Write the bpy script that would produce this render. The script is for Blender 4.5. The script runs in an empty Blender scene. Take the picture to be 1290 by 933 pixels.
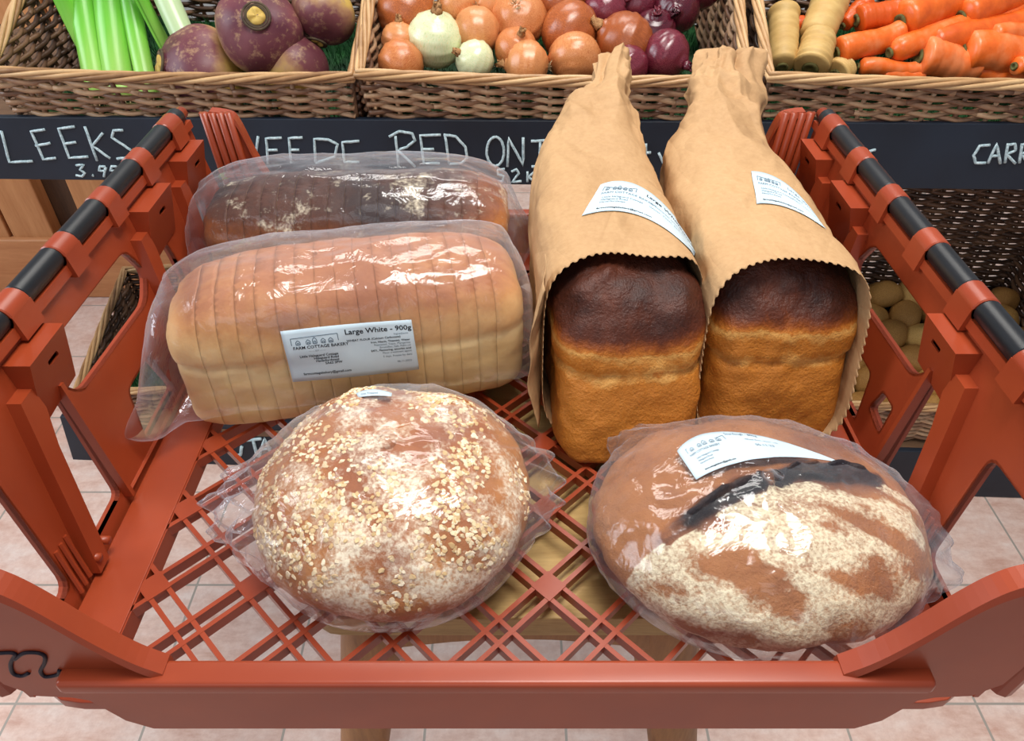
import bpy, bmesh, math, random
from mathutils import Vector, Matrix, noise, Euler
from mathutils.bvhtree import BVHTree
from mathutils.geometry import tessellate_polygon
random.seed(7)
SC = bpy.context.scene
COL = SC.collection
T = 0.742            # height of the tray floor above the ground
# ------------------------------------------------------------------ camera
FPX = 940.0
PITCH = math.radians(40.3)
HC = 0.458
cam_d = bpy.data.cameras.new('camera')
cam = bpy.data.objects.new('camera', cam_d); COL.objects.link(cam)
cam.location = (0, 0, T + HC)
cam.rotation_euler = (math.pi/2 - PITCH, 0, 0)
cam_d.sensor_width = 36; cam_d.lens = 36*FPX/1290
cam_d.clip_start = .02
SC.camera = cam
# ------------------------------------------------------------------ world, lights, exposure
w = bpy.data.worlds.new('shop_light'); SC.world = w; w.use_nodes = True
bg = w.node_tree.nodes['Background']
bg.inputs[0].default_value = (0.80, 0.87, 1.0, 1); bg.inputs[1].default_value = 0.36
def area(name, loc, aim, size, energy, col, sy=None):
    d = bpy.data.lights.new(name, 'AREA'); d.energy = energy; d.color = col
    d.shape = 'RECTANGLE'; d.size = size; d.size_y = sy or size
    o = bpy.data.objects.new(name, d); COL.objects.link(o)
    o.location = loc
    o.rotation_euler = (Vector(aim)-Vector(loc)).to_track_quat('-Z', 'Y').to_euler()
    return o
area('window_light_left', (-2.6, .5, 2.0), (0, .7, .8), 1.6, 52, (.86, .93, 1), 1.3)
area('shop_front_window_light', (-.5, -2.6, 2.2), (0, .5, .7), 2.4, 16, (.88, .94, 1), 1.5)
area('ceiling_light', (.3, .4, 2.75), (.1, .6, 0), 1.1, 50, (1, .96, .9), .5)
area('ceiling_light', (.0, 2.0, 2.75), (0, 1.0, .5), 1.4, 26, (1, .96, .9), .5)
SC.view_settings.view_transform = 'Standard'
SC.view_settings.look = 'None'
SC.view_settings.gamma = 1
SC.view_settings.use_curve_mapping = False
SC.view_settings.exposure = -0.14
# ------------------------------------------------------------------ projection helpers (pixel -> place on a real surface)
def ray(px, py):
    v = (466.5-py)/FPX
    return Vector(((px-645)/FPX, math.cos(PITCH)+v*math.sin(PITCH), -math.sin(PITCH)+v*math.cos(PITCH)))
def on_plane(px, py, n, c):        # local coordinates: dot(n,p)=c
    r = ray(px, py); o = Vector((0, 0, HC)); n = Vector(n)
    return o + r*((c-n.dot(o))/n.dot(r))
def V(x, y, z): return Vector((x, y, z+T))
# ------------------------------------------------------------------ colour and material helpers
def lin(c):
    return tuple((x/12.92 if x <= .04045 else ((x+.055)/1.055)**2.4) for x in c)
def rgb(r, g, b): return lin((r/255, g/255, b/255))+(1,)
class NT:
    def __init__(s, name):
        s.m = bpy.data.materials.new(name); s.m.use_nodes = True
        s.t = s.m.node_tree; s.n = s.t.nodes; s.b = s.n['Principled BSDF']; s.out = s.n['Material Output']
    def node(s, ty, **kw):
        x = s.n.new(ty)
        for k, v in kw.items(): setattr(x, k, v)
        return x
    def l(s, a, b): s.t.links.new(a, b)
    def noise(s, scale, detail=4, rough=.55, vec=None, stretch=None, coord='Object', dist=0):
        nz = s.node('ShaderNodeTexNoise'); nz.inputs['Scale'].default_value = scale
        nz.inputs['Detail'].default_value = detail; nz.inputs['Roughness'].default_value = rough
        nz.inputs['Distortion'].default_value = dist
        tc = s.node('ShaderNodeTexCoord')
        mp = s.node('ShaderNodeMapping')
        if stretch: mp.inputs['Scale'].default_value = stretch
        s.l(vec or tc.outputs[coord], mp.inputs['Vector']); s.l(mp.outputs[0], nz.inputs['Vector'])
        return nz.outputs['Fac']
    def ramp(s, fac, stops):
        r = s.node('ShaderNodeValToRGB'); e = r.color_ramp.elements
        while len(e) < len(stops): e.new(.5)
        for x, (p, c) in zip(e, stops): x.position = p; x.color = c
        s.l(fac, r.inputs[0]); return r.outputs[0]
    def mix(s, fac, a, b, mode='MIX'):
        m = s.node('ShaderNodeMix', data_type='RGBA', blend_type=mode)
        for i, v in ((0, fac), (6, a), (7, b)):
            if isinstance(v, (int, float)): m.inputs[i].default_value = v
            elif isinstance(v, tuple): m.inputs[i].default_value = v
            else: s.l(v, m.inputs[i])
        return m.outputs[2]
    def math(s, op, a, b=0.0, clamp=False):
        m = s.node('ShaderNodeMath', operation=op, use_clamp=clamp)
        for i, v in ((0, a), (1, b)):
            if isinstance(v, (int, float)): m.inputs[i].default_value = v
            else: s.l(v, m.inputs[i])
        return m.outputs[0]
    def attr(s, name):
        return s.node('ShaderNodeAttribute', attribute_name=name).outputs['Fac']
    def bump(s, h, strength=.3, dist=.002):
        b = s.node('ShaderNodeBump'); b.inputs['Strength'].default_value = strength; b.inputs['Distance'].default_value = dist
        s.l(h, b.inputs['Height']); s.l(b.outputs[0], s.b.inputs['Normal']); return b
    def base(s, c, rough=.5, spec=.5):
        if isinstance(c, tuple): s.b.inputs['Base Color'].default_value = c
        else: s.l(c, s.b.inputs['Base Color'])
        s.b.inputs['Roughness'].default_value = rough
        s.b.inputs['Specular IOR Level'].default_value = spec
        return s.m
def simple(name, c, rough=.5, spec=.5, var=.12, scale=30, bump=0, stretch=None, c2=None, coord='Object'):
    t = NT(name); nz = t.noise(scale, stretch=stretch, coord=coord)
    c2 = c2 or tuple(x*(1-var*2) for x in c[:3])+(1,)
    col = t.ramp(nz, [(.3, c2), (.7, c)])
    if bump: t.bump(nz, bump)
    return t.base(col, rough, spec)
M = {}
M['tray'] = simple('tray_plastic', rgb(156, 64, 33), .34, .5, c2=rgb(143, 55, 28), scale=14)
M['grip'] = simple('black_grip', rgb(22, 24, 29), .38, .5, scale=60)
M['chalk'] = simple('chalk_paint', rgb(215, 232, 235), .9, .1, scale=250, c2=rgb(150, 175, 182))
M['chalk_dim'] = simple('chalk_faint', rgb(120, 150, 160), .9, .1, scale=250)
M['marker'] = simple('marker_ink', rgb(38, 30, 42), .5, .3)
M['ink'] = simple('label_ink', rgb(30, 34, 42), .6, .2)
M['ink_faint'] = simple('label_ink_faint', rgb(92, 112, 128), .6, .2)
M['label'] = simple('label_paper', rgb(198, 216, 226), .5, .3, c2=rgb(190, 209, 220))
M['board'] = simple('blackboard_paint', rgb(32, 42, 56), .5, .4, scale=6, c2=rgb(24, 30, 40))
t = NT('floor_tiles')
tc = t.node('ShaderNodeTexCoord'); mp = t.node('ShaderNodeMapping')
mp.inputs['Location'].default_value = (.138, -.129, 0)
br = t.node('ShaderNodeTexBrick'); br.offset = 0; br.squash = 1
br.inputs['Scale'].default_value = 1; br.inputs['Brick Width'].default_value = .2235; br.inputs['Row Height'].default_value = .2235
br.inputs['Mortar Size'].default_value = .0022; br.inputs['Mortar Smooth'].default_value = .3
br.inputs['Color1'].default_value = (1, 1, 1, 1); br.inputs['Color2'].default_value = (.88, .88, .88, 1); br.inputs['Mortar'].default_value = (0, 0, 0, 1)
t.l(tc.outputs['Object'], mp.inputs[0]); t.l(mp.outputs[0], br.inputs[0])
n1 = t.noise(9, 6, .7, stretch=(1, 2.2, 1)); n2 = t.noise(60, 5, .7)
c = t.ramp(n1, [(.28, rgb(196, 152, 134)), (.48, rgb(224, 194, 180)), (.68, rgb(231, 212, 202))])
c = t.mix(t.ramp(n2, [(.35, (0, 0, 0, 1)), (.6, (1, 1, 1, 1))]), t.mix(.35, c, rgb(186, 140, 124)), c)
c = t.mix(.8, c, br.outputs['Color'], 'MULTIPLY')
c = t.mix(br.outputs['Fac'], c, rgb(158, 150, 140))
M['floor'] = t.base(c, .35, .4)
def wood(name, c1, c2, scale=6, stretch=(1, 8, 8), rough=.5):
    t = NT(name); nz = t.noise(scale, 5, .6, stretch=stretch, dist=.6); f = t.noise(scale*9, 3, .6, stretch=stretch)
    col = t.mix(.3, t.ramp(nz, [(.3, c1), (.7, c2)]), t.ramp(f, [(.3, c1), (.7, c2)]))
    t.bump(f, .15, .001); return t.base(col, rough, .35)
M['stool'] = wood('stool_wood', rgb(150, 116, 66), rgb(200, 168, 108))
M['stool_leg'] = wood('stool_leg_wood', rgb(120, 78, 44), rgb(170, 118, 70), stretch=(8, 8, 1))
M['cab'] = wood('cabinet_wood', rgb(176, 116, 70), rgb(208, 150, 100), scale=3, stretch=(8, 8, 1))
M['cab_h'] = wood('cabinet_rail_wood', rgb(176, 112, 68), rgb(206, 146, 98), scale=3, stretch=(1, 8, 8))
M['darkwood'] = wood('dark_shelf_wood', rgb(60, 42, 30), rgb(92, 66, 46), stretch=(8, 8, 1))
M['shelf'] = wood('shelf_wood', rgb(86, 62, 46), rgb(120, 90, 66))
M['wall'] = simple('painted_wall', rgb(196, 200, 200), .8, .2, scale=3, var=.05)
def wicker(name, c1, c2, c3):
    t = NT(name); r = t.attr('rnd'); nz = t.noise(45, 4, .6)
    f = t.math('ADD', t.math('MULTIPLY', r, .65), t.math('MULTIPLY', nz, .5))
    col = t.ramp(f, [(.2, c1), (.5, c2), (.85, c3)])
    t.bump(t.noise(260, 2), .2, .001)
    return t.base(col, .42, .45)
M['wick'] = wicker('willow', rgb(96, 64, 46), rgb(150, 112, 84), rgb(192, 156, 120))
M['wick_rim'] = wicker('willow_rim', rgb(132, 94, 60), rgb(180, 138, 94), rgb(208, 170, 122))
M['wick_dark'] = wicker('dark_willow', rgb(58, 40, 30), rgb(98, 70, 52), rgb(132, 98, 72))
M['grass'] = simple('artificial_grass', rgb(34, 84, 40), .6, .3, scale=40, c2=rgb(14, 44, 24))
# ------------------------------------------------------------------ object helpers
OFF = {}
def tag(o, label=None, cat=None, group=None, kind=None):
    if label: o['label'] = label
    if cat: o['category'] = cat
    if group: o['group'] = group
    if kind: o['kind'] = kind
    return o
def thing(name, loc, label, cat, group=None, rot=None):
    o = bpy.data.objects.new(name, None); COL.objects.link(o); o.empty_display_size = .02
    o.location = loc; OFF[o.name] = Vector(loc)
    if rot: o.rotation_euler = rot; OFF[o.name] = Vector((0, 0, 0))
    return tag(o, label, cat, group)
def link(me, name, mat, parent=None, smooth=True):
    me.materials.clear()
    me.materials.append(mat)
    if smooth: me.polygons.foreach_set('use_smooth', [True]*len(me.polygons))
    o = bpy.data.objects.new(name, me); COL.objects.link(o)
    if parent is not None:
        o.parent = parent; OFF[o.name] = OFF.get(parent.name, Vector())
    return o
class MB:
    def __init__(s): s.v = []; s.f = []; s.a = []; s.r = 0.5
    def add(s, vs, fs):
        b = len(s.v); s.v += [Vector(p) for p in vs]; s.a += [s.r]*len(vs)
        s.f += [tuple(i+b for i in f) for f in fs]
    def tube(s, path, r, n=8, cap=True, flat=None, closed=False):
        path = [Vector(p) for p in path]; m = len(path)
        rs = r if isinstance(r, (list, tuple)) else [r]*m
        up = None; vs = []; fs = []
        for i, p in enumerate(path):
            if closed: d = path[(i+1) % m]-path[i-1]
            else: d = path[min(i+1, m-1)]-path[max(i-1, 0)]
            if d.length < 1e-9: d = Vector((0, 0, 1))
            d.normalize()
            if up is None: up = Vector((0, 0, 1)) if abs(d.z) < .9 else Vector((1, 0, 0))
            a = d.cross(up)
            if a.length < 1e-6: a = d.cross(Vector((0, 1, 0)))
            a.normalize(); b = a.cross(d); up = b
            for k in range(n):
                t = 2*math.pi*k/n
                vs.append(p + a*math.cos(t)*rs[i] + b*math.sin(t)*rs[i]*(flat or 1))
        for i in range(m if closed else m-1):
            j = (i+1) % m
            for k in range(n):
                fs.append((i*n+k, i*n+(k+1) % n, j*n+(k+1) % n, j*n+k))
        if cap and not closed:
            fs.append(tuple(range(n))[::-1]); fs.append(tuple((m-1)*n+k for k in range(n)))
        s.add(vs, fs)
    def box(s, lo, hi, mat=None):
        (x0, y0, z0), (x1, y1, z1) = lo, hi
        vs = [Vector(p) for p in ((x0,y0,z0),(x1,y0,z0),(x1,y1,z0),(x0,y1,z0),(x0,y0,z1),(x1,y0,z1),(x1,y1,z1),(x0,y1,z1))]
        if mat: vs = [mat @ p for p in vs]
        s.add(vs, [(0,3,2,1),(4,5,6,7),(0,1,5,4),(1,2,6,5),(2,3,7,6),(3,0,4,7)])
    def prism(s, outer, holes, fn, t0, t1):      # 2D polygon with holes -> plate between fn(.,.,t0) and fn(.,.,t1)
        loops = [outer]+list(holes)
        pts = [p for l in loops for p in l]; n = len(pts)
        tris = tessellate_polygon([[Vector((p[0], p[1], 0)) for p in l] for l in loops])
        vs = [fn(p[0], p[1], t0) for p in pts]+[fn(p[0], p[1], t1) for p in pts]
        fs = [tuple(t) for t in tris]+[tuple(i+n for i in t[::-1]) for t in tris]
        b = 0
        for l in loops:
            for i in range(len(l)):
                j = (i+1) % len(l); fs.append((b+i, b+j, b+j+n, b+i+n))
            b += len(l)
        s.add(vs, fs)
    def mesh(s, name, off=Vector((0, 0, 0)), attr=True):
        me = bpy.data.meshes.new(name)
        me.from_pydata([p-off for p in s.v], [], s.f); me.validate(); 
        if attr and len(me.vertices) == len(s.a):
            at = me.attributes.new('rnd', 'FLOAT', 'POINT'); at.data.foreach_set('value', s.a)
        bm = bmesh.new(); bm.from_mesh(me); bmesh.ops.recalc_face_normals(bm, faces=bm.faces); bm.to_mesh(me); bm.free()
        me.update(); return me
    def build(s, name, mat, parent=None, smooth=False, bevel=0, local=False):
        off = Vector() if (parent is None or local) else OFF.get(parent.name, Vector())
        o = link(s.mesh(name, off), name, mat, parent, smooth)
        if bevel:
            b = o.modifiers.new('bevel', 'BEVEL'); b.width = bevel; b.segments = 2; b.limit_method = 'ANGLE'; b.angle_limit = math.radians(40)
            o.data.polygons.foreach_set('use_smooth', [True]*len(o.data.polygons))
            ws = o.modifiers.new('weighted', 'WEIGHTED_NORMAL'); ws.keep_sharp = True
        return o
def fillet(poly, r, n=4):      # round the corners of a 2D polygon
    out = []
    m = len(poly)
    for i in range(m):
        p = Vector(poly[i]).to_2d(); a = Vector(poly[i-1]).to_2d(); b = Vector(poly[(i+1) % m]).to_2d()
        da = a-p; db = b-p
        ra = min(r, da.length*.45, db.length*.45)
        p0 = p+da.normalized()*ra; p1 = p+db.normalized()*ra
        for k in range(n+1):
            t = k/n
            out.append(tuple(p0*(1-t)**2+p*2*t*(1-t)+p1*t*t))
    return out
def fbm(p, sc=1, o=4): return noise.fractal(Vector(p)*sc, 1.0, 2.0, o)
def setattr_mesh(me, name, vals):
    at = me.attributes.get(name) or me.attributes.new(name, 'FLOAT', 'POINT'); at.data.foreach_set('value', vals)
def sstep(a, b, x):
    t = max(0, min(1, (x-a)/(b-a))); return t*t*(3-2*t)

# ================================================================== THE SETTING
m = MB(); m.box((-3, -1.2, -.05), (3, 3.2, 0)); o = m.build('floor', M['floor']); tag(o, kind='structure')
m = MB(); m.box((-3, 3.0, 0), (3, 3.1, 2.9)); o = m.build('wall_back', M['wall']); tag(o, kind='structure')

# shelf frame coordinates: the shelf front is turned and tipped a little against the camera
def S(x, d, z): return V(x, 1.055-.047*x+d, z+.012*x)
SN = Vector((.047, 1, 0)).normalized()
def on_shelf(px, py, d=-.0):     # pixel -> point of the vertical front plane shifted by d
    p = on_plane(px, py, (.047, 1, 0), 1.055+d); return Vector((p.x, p.y, p.z+T))

# ---------------- display shelf
sh = thing('display_shelf', S(0, .3, -T), 'dark wooden two-tier display shelf carrying the vegetable baskets', 'shelf')
m = MB()
def sbox(m, x0, x1, d0, d1, z0, z1, tilt=0):
    vs = [S(x, d, z+tilt*d) for z in (z0, z1) for (x, d) in ((x0, d0), (x1, d0), (x1, d1), (x0, d1))]
    m.add(vs, [(0,3,2,1),(4,5,6,7),(0,1,5,4),(1,2,6,5),(2,3,7,6),(3,0,4,7)])
sbox(m, -1.25, 1.45, .012, .42, -.064, -.049, .22); m.build('shelf_board', M['shelf'], sh)
m = MB(); sbox(m, -.6, 1.45, .012, .42, -T+.10, -T+.115, .12); m.build('shelf_board', M['shelf'], sh)
for x in (-.25, 1.36):
    for d0 in (.02, .42):
        m = MB(); sbox(m, x, x+.05, d0, d0+.045, -T-.012*x, -.064 if d0 < .1 else .02); m.build('post', M['darkwood'], sh)

# ---------------- chalk boards
def board(label, x0, x1, z0, z1, d=0, ztilt=0, edge=None, group=None):
    r = thing('chalkboard_sign', S((x0+x1)/2, d, z0), label, 'sign', group)
    m = MB()
    vs = [S(x, dd, z) for z in (z0, z1) for (x, dd) in ((x0, d), (x1, d), (x1, d+.012), (x0, d+.012))]
    if edge:
        for i in (4, 7): vs[i] = vs[i]+Vector((edge, 0, 0))
    m.add(vs, [(0,3,2,1),(4,5,6,7),(0,1,5,4),(1,2,6,5),(2,3,7,6),(3,0,4,7)])
    m.build('board', M['board'], r, bevel=.0015)
    return r
def strokes(parent, lst, d, r=.0021, ox=0, sc=1/2.916, oy=0, name='chalk_writing', mat='chalk'):
    m = MB()
    for st in lst:
        pts = [on_shelf(ox+x*sc, oy+y*sc, d-.0005) for x, y in st]
        if len(pts) == 1: pts = [pts[0], pts[0]+Vector((.002, 0, -.002))]
        den = []
        for a, b in zip(pts, pts[1:]):
            for k in range(4): den.append(a.lerp(b, k/4))
        den.append(pts[-1])
        den = [p+Vector((random.uniform(-1, 1), 0, random.uniform(-1, 1)))*.0003 for p in den]
        m.tube(den, r, 6, flat=.35 if False else None)
    # flatten against the board
    m.build(name, M[mat], parent, smooth=True)
ub = board('long blackboard strip along the upper shelf, chalked LEEKS, RED ONI and CARR', -1.2, 1.4, -.064, .036, 0)
def ring(cx, cy, rx, ry, n=14): return [(cx+rx*math.sin(2*math.pi*i/n), cy-ry*math.cos(2*math.pi*i/n)) for i in range(n+1)]
strokes(ub, [[(5,480),(35,595),(120,592)], [(165,475),(115,482),(160,585),(205,580)], [(132,535),(185,525)],
 [(275,465),(215,472),(255,580),(325,575)], [(235,528),(280,522)], [(312,465),(357,590)], [(378,488),(340,535),(405,582)],
 [(452,478),(418,478),(412,505),(450,530),(483,552),(482,577),(430,583)]], 0, name='chalk_word')
strokes(ub, [[(280,607),(308,605),(294,624),(312,635),(302,648),(280,644)], [(338,641)],
 [(388,612),(368,610),(364,626),(384,628),(390,612),(382,649)], [(430,612),(410,610),(406,626),(426,628),(432,612),(424,649)],
 [(470,652),(466,606),(488,602),(492,618),(470,628)]], 0, r=.0019, name='chalk_price')
strokes(ub, [[(845,495),(885,600),(910,562),(938,597),(948,500)], [(1035,505),(978,508),(985,600)], [(982,552),(1020,550)], [(1112,505),(1062,507),(1070,598)], [(1066,550),(1100,550)],
 [(1160,595),(1155,510),(1205,512),(1240,530),(1230,575),(1160,598)], [(1320,518),(1258,522),(1265,595),(1320,595)]], 0, name='chalk_word')
strokes(ub, [[(228,498),(240,610)], [(205,502),(240,482),(290,490),(300,515),(270,540),(236,550),(300,612)],
 [(395,495),(320,497),(332,600),(390,600)], [(325,548),(370,547)], [(410,495),(425,600)], [(405,495),(450,500),(485,540),(492,578),(470,600),(425,602)],
 ring(595,556,32,54), [(640,612),(643,505),(697,607),(698,505)], [(725,518),(797,515)], [(760,518),(755,610)], [(728,611),(785,608)]], 0, ox=420, name='chalk_word')
strokes(ub, [[(630,621),(604,622),(604,640),(625,646),(622,666),(598,666)], [(655,630),(672,621),(682,636),(657,668),(692,665)], [(713,630),(713,668)], [(740,630),(716,650),(742,668)]], 0, r=.0019, ox=420, name='chalk_price')
strokes(ub, [[(1128,562),(1167,560)], [(1148,528),(1147,593)], [(1195,560),(1214,606),(1240,560)]], 0, ox=420, name='chalk_word')
strokes(ub, [[(738,550),(718,553),(712,572),(732,590),(728,606),(712,606)]], 0, ox=850, name='chalk_word')
strokes(ub, [[(1158,532),(1120,536),(1098,570),(1104,598),(1142,598)], [(1150,600),(1182,528),(1196,600)], [(1162,574),(1192,570)],
 [(1212,598),(1224,530)], [(1218,532),(1250,528),(1252,552),(1220,566),(1250,600)], [(1266,598),(1276,530)], [(1270,532),(1304,528),(1304,552),(1272,566),(1300,600)],
 ring(1345,565,22,34), [(1380,530),(1430,528)], [(1404,530),(1402,600)], [(1478,532),(1450,540),(1452,560),(1476,575),(1470,600),(1442,598)]], 0, ox=850, name='chalk_word')
lb = board('low blackboard sign near the floor at left, chalked with potato lettering', -.958, -.30, -T+.008, -T+.14, .015, edge=.022)
strokes(lb, [[(312,725),(345,800)], [(305,727),(335,720),(352,740),(328,762),(372,800)], ring(690,768,20,28), [(842,745),(868,790),(888,740)][0:0] or [(846,770),(860,800),(884,795),(888,765)],
 [(902,742),(960,736)], [(930,740),(945,800)], [(952,802),(972,735),(1000,798)], [(960,775),(995,770)]], .013, sc=1/2.916, oy=300, r=.0035, name='chalk_word')
rb = board('low unlettered blackboard strip near the floor at right under the potato basket', .45, 1.4, -T-.01, -T+.118, 0)

# ---------------- cabinet far left behind
cb = thing('wooden_cabinet', V(-1.6, 1.9, -T), 'warm brown wooden cabinet on the tiled floor behind the shelf at far left', 'cabinet')
def plank(m, x0, x1, y0, y1, z0, z1): m.box((x0, y0, z0), (x1, y1, z1))
m = MB(); plank(m, -2.5, -.92, 1.79, 2.2, .02, .9); m.build('carcass', M['darkwood'], cb)
for x0, x1 in ((-2.2, -2.02), (-2.015, -1.84), (-1.835, -1.66), (-1.655, -1.48), (-1.475, -1.335), (-1.33, -1.215), (-1.13, -1.02), (-1.015, -.92)):
    m = MB(); plank(m, x0+.002, x1-.002, 1.745, 1.79, .18, .9); m.build('door_plank', M['cab'], cb, bevel=.004)
m = MB(); plank(m, -2.5, -.92, 1.73, 1.79, .0, .185); m.build('bottom_rail', M['cab_h'], cb, bevel=.006)

# ================================================================== BREAD TRAY
CX = -.005
K = .156
tr = thing('bread_tray', V(CX, .47, -.02), 'large terracotta plastic bread tray with black grips resting on the wooden stool', 'tray')
TR = M['tray']
# floor frame
m = MB()
outer = fillet([(-.294, .2205), (.294, .2205), (.294, .752), (-.294, .752)], .03)
hole = fillet([(-.258, .238), (.258, .238), (.258, .715), (-.258, .715)], .006)
m.prism([(x+CX, y) for x, y in outer], [[(x+CX, y) for x, y in hole]], lambda a, b, t: V(a, b, t), 0.0, -.009)
m.build('floor_frame', TR, tr, bevel=.0015)
# inner skirt of frame
m = MB()
for (x0, x1, y0, y1) in ((-.261, -.257, .236, .717), (.257, .261, .236, .717), (-.261, .261, .234, .238), (-.261, .261, .715, .719)):
    m.box(V(x0+CX, y0, -.018), V(x1+CX, y1, -.001))
# lattice
def clip(p, d, x0, x1, y0, y1):
    t0, t1 = -9, 9
    for c0, dd, lo, hi in ((p[0], d[0], x0, x1), (p[1], d[1], y0, y1)):
        a, b = (lo-c0)/dd, (hi-c0)/dd
        if a > b: a, b = b, a
        t0 = max(t0, a); t1 = min(t1, b)
    return (t0, t1) if t1 > t0+.004 else None
NX, NY, ST = .026, .305, .0350
g = MB()
r2 = math.sqrt(.5)
for fam in (0, 1):
    d = (r2, r2) if fam == 0 else (r2, -r2)
    nrm = (-r2, r2) if fam == 0 else (r2, r2)
    for k in range(-14, 15):
        for o_ in (-.0064, .0064):
            p = (NX+ST*k*2*.5*(1)+0, NY+(ST*k if fam == 0 else ST*k)*(1 if fam else -1)*1)
            p = (NX+k*ST, NY+(-k*ST if fam == 0 else k*ST))
            q = (p[0]+nrm[0]*o_, p[1]+nrm[1]*o_)
            c = clip(q, d, -.259+CX, .259+CX, .236, .717)
            if not c: continue
            a = Vector((q[0]+d[0]*c[0], q[1]+d[1]*c[0], 0)); b = Vector((q[0]+d[0]*c[1], q[1]+d[1]*c[1], 0))
            n = Vector((nrm[0], nrm[1], 0))*.0017; zt = -.0012 if fam else -.0010
            vs = []
            for z in (-.0105, zt):
                for s_, e in ((1, a), (-1, a), (-1, b), (1, b)):
                    vs.append(V(*(e+n*s_*(1 if z > -.005 else .75)+Vector((0, 0, z)))))
            g.add(vs, [(0,1,2,3),(7,6,5,4),(0,4,5,1),(1,5,6,2),(2,6,7,3),(3,7,4,0)])
for i in range(-5, 6):
    for j in range(-2, 7):
        cx, cy = NX+i*2*ST, NY+j*2*ST
        if -.25+CX < cx < .25+CX and .245 < cy < .71:
            h = .0125
            g.prism([(cx-h, cy), (cx, cy-h), (cx+h, cy), (cx, cy+h)], [], lambda a, b, t: V(a, b, t), -.0006, -.003)
g.build('floor_grid', TR, tr)
m.build('grid_surround', TR, tr)
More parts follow.
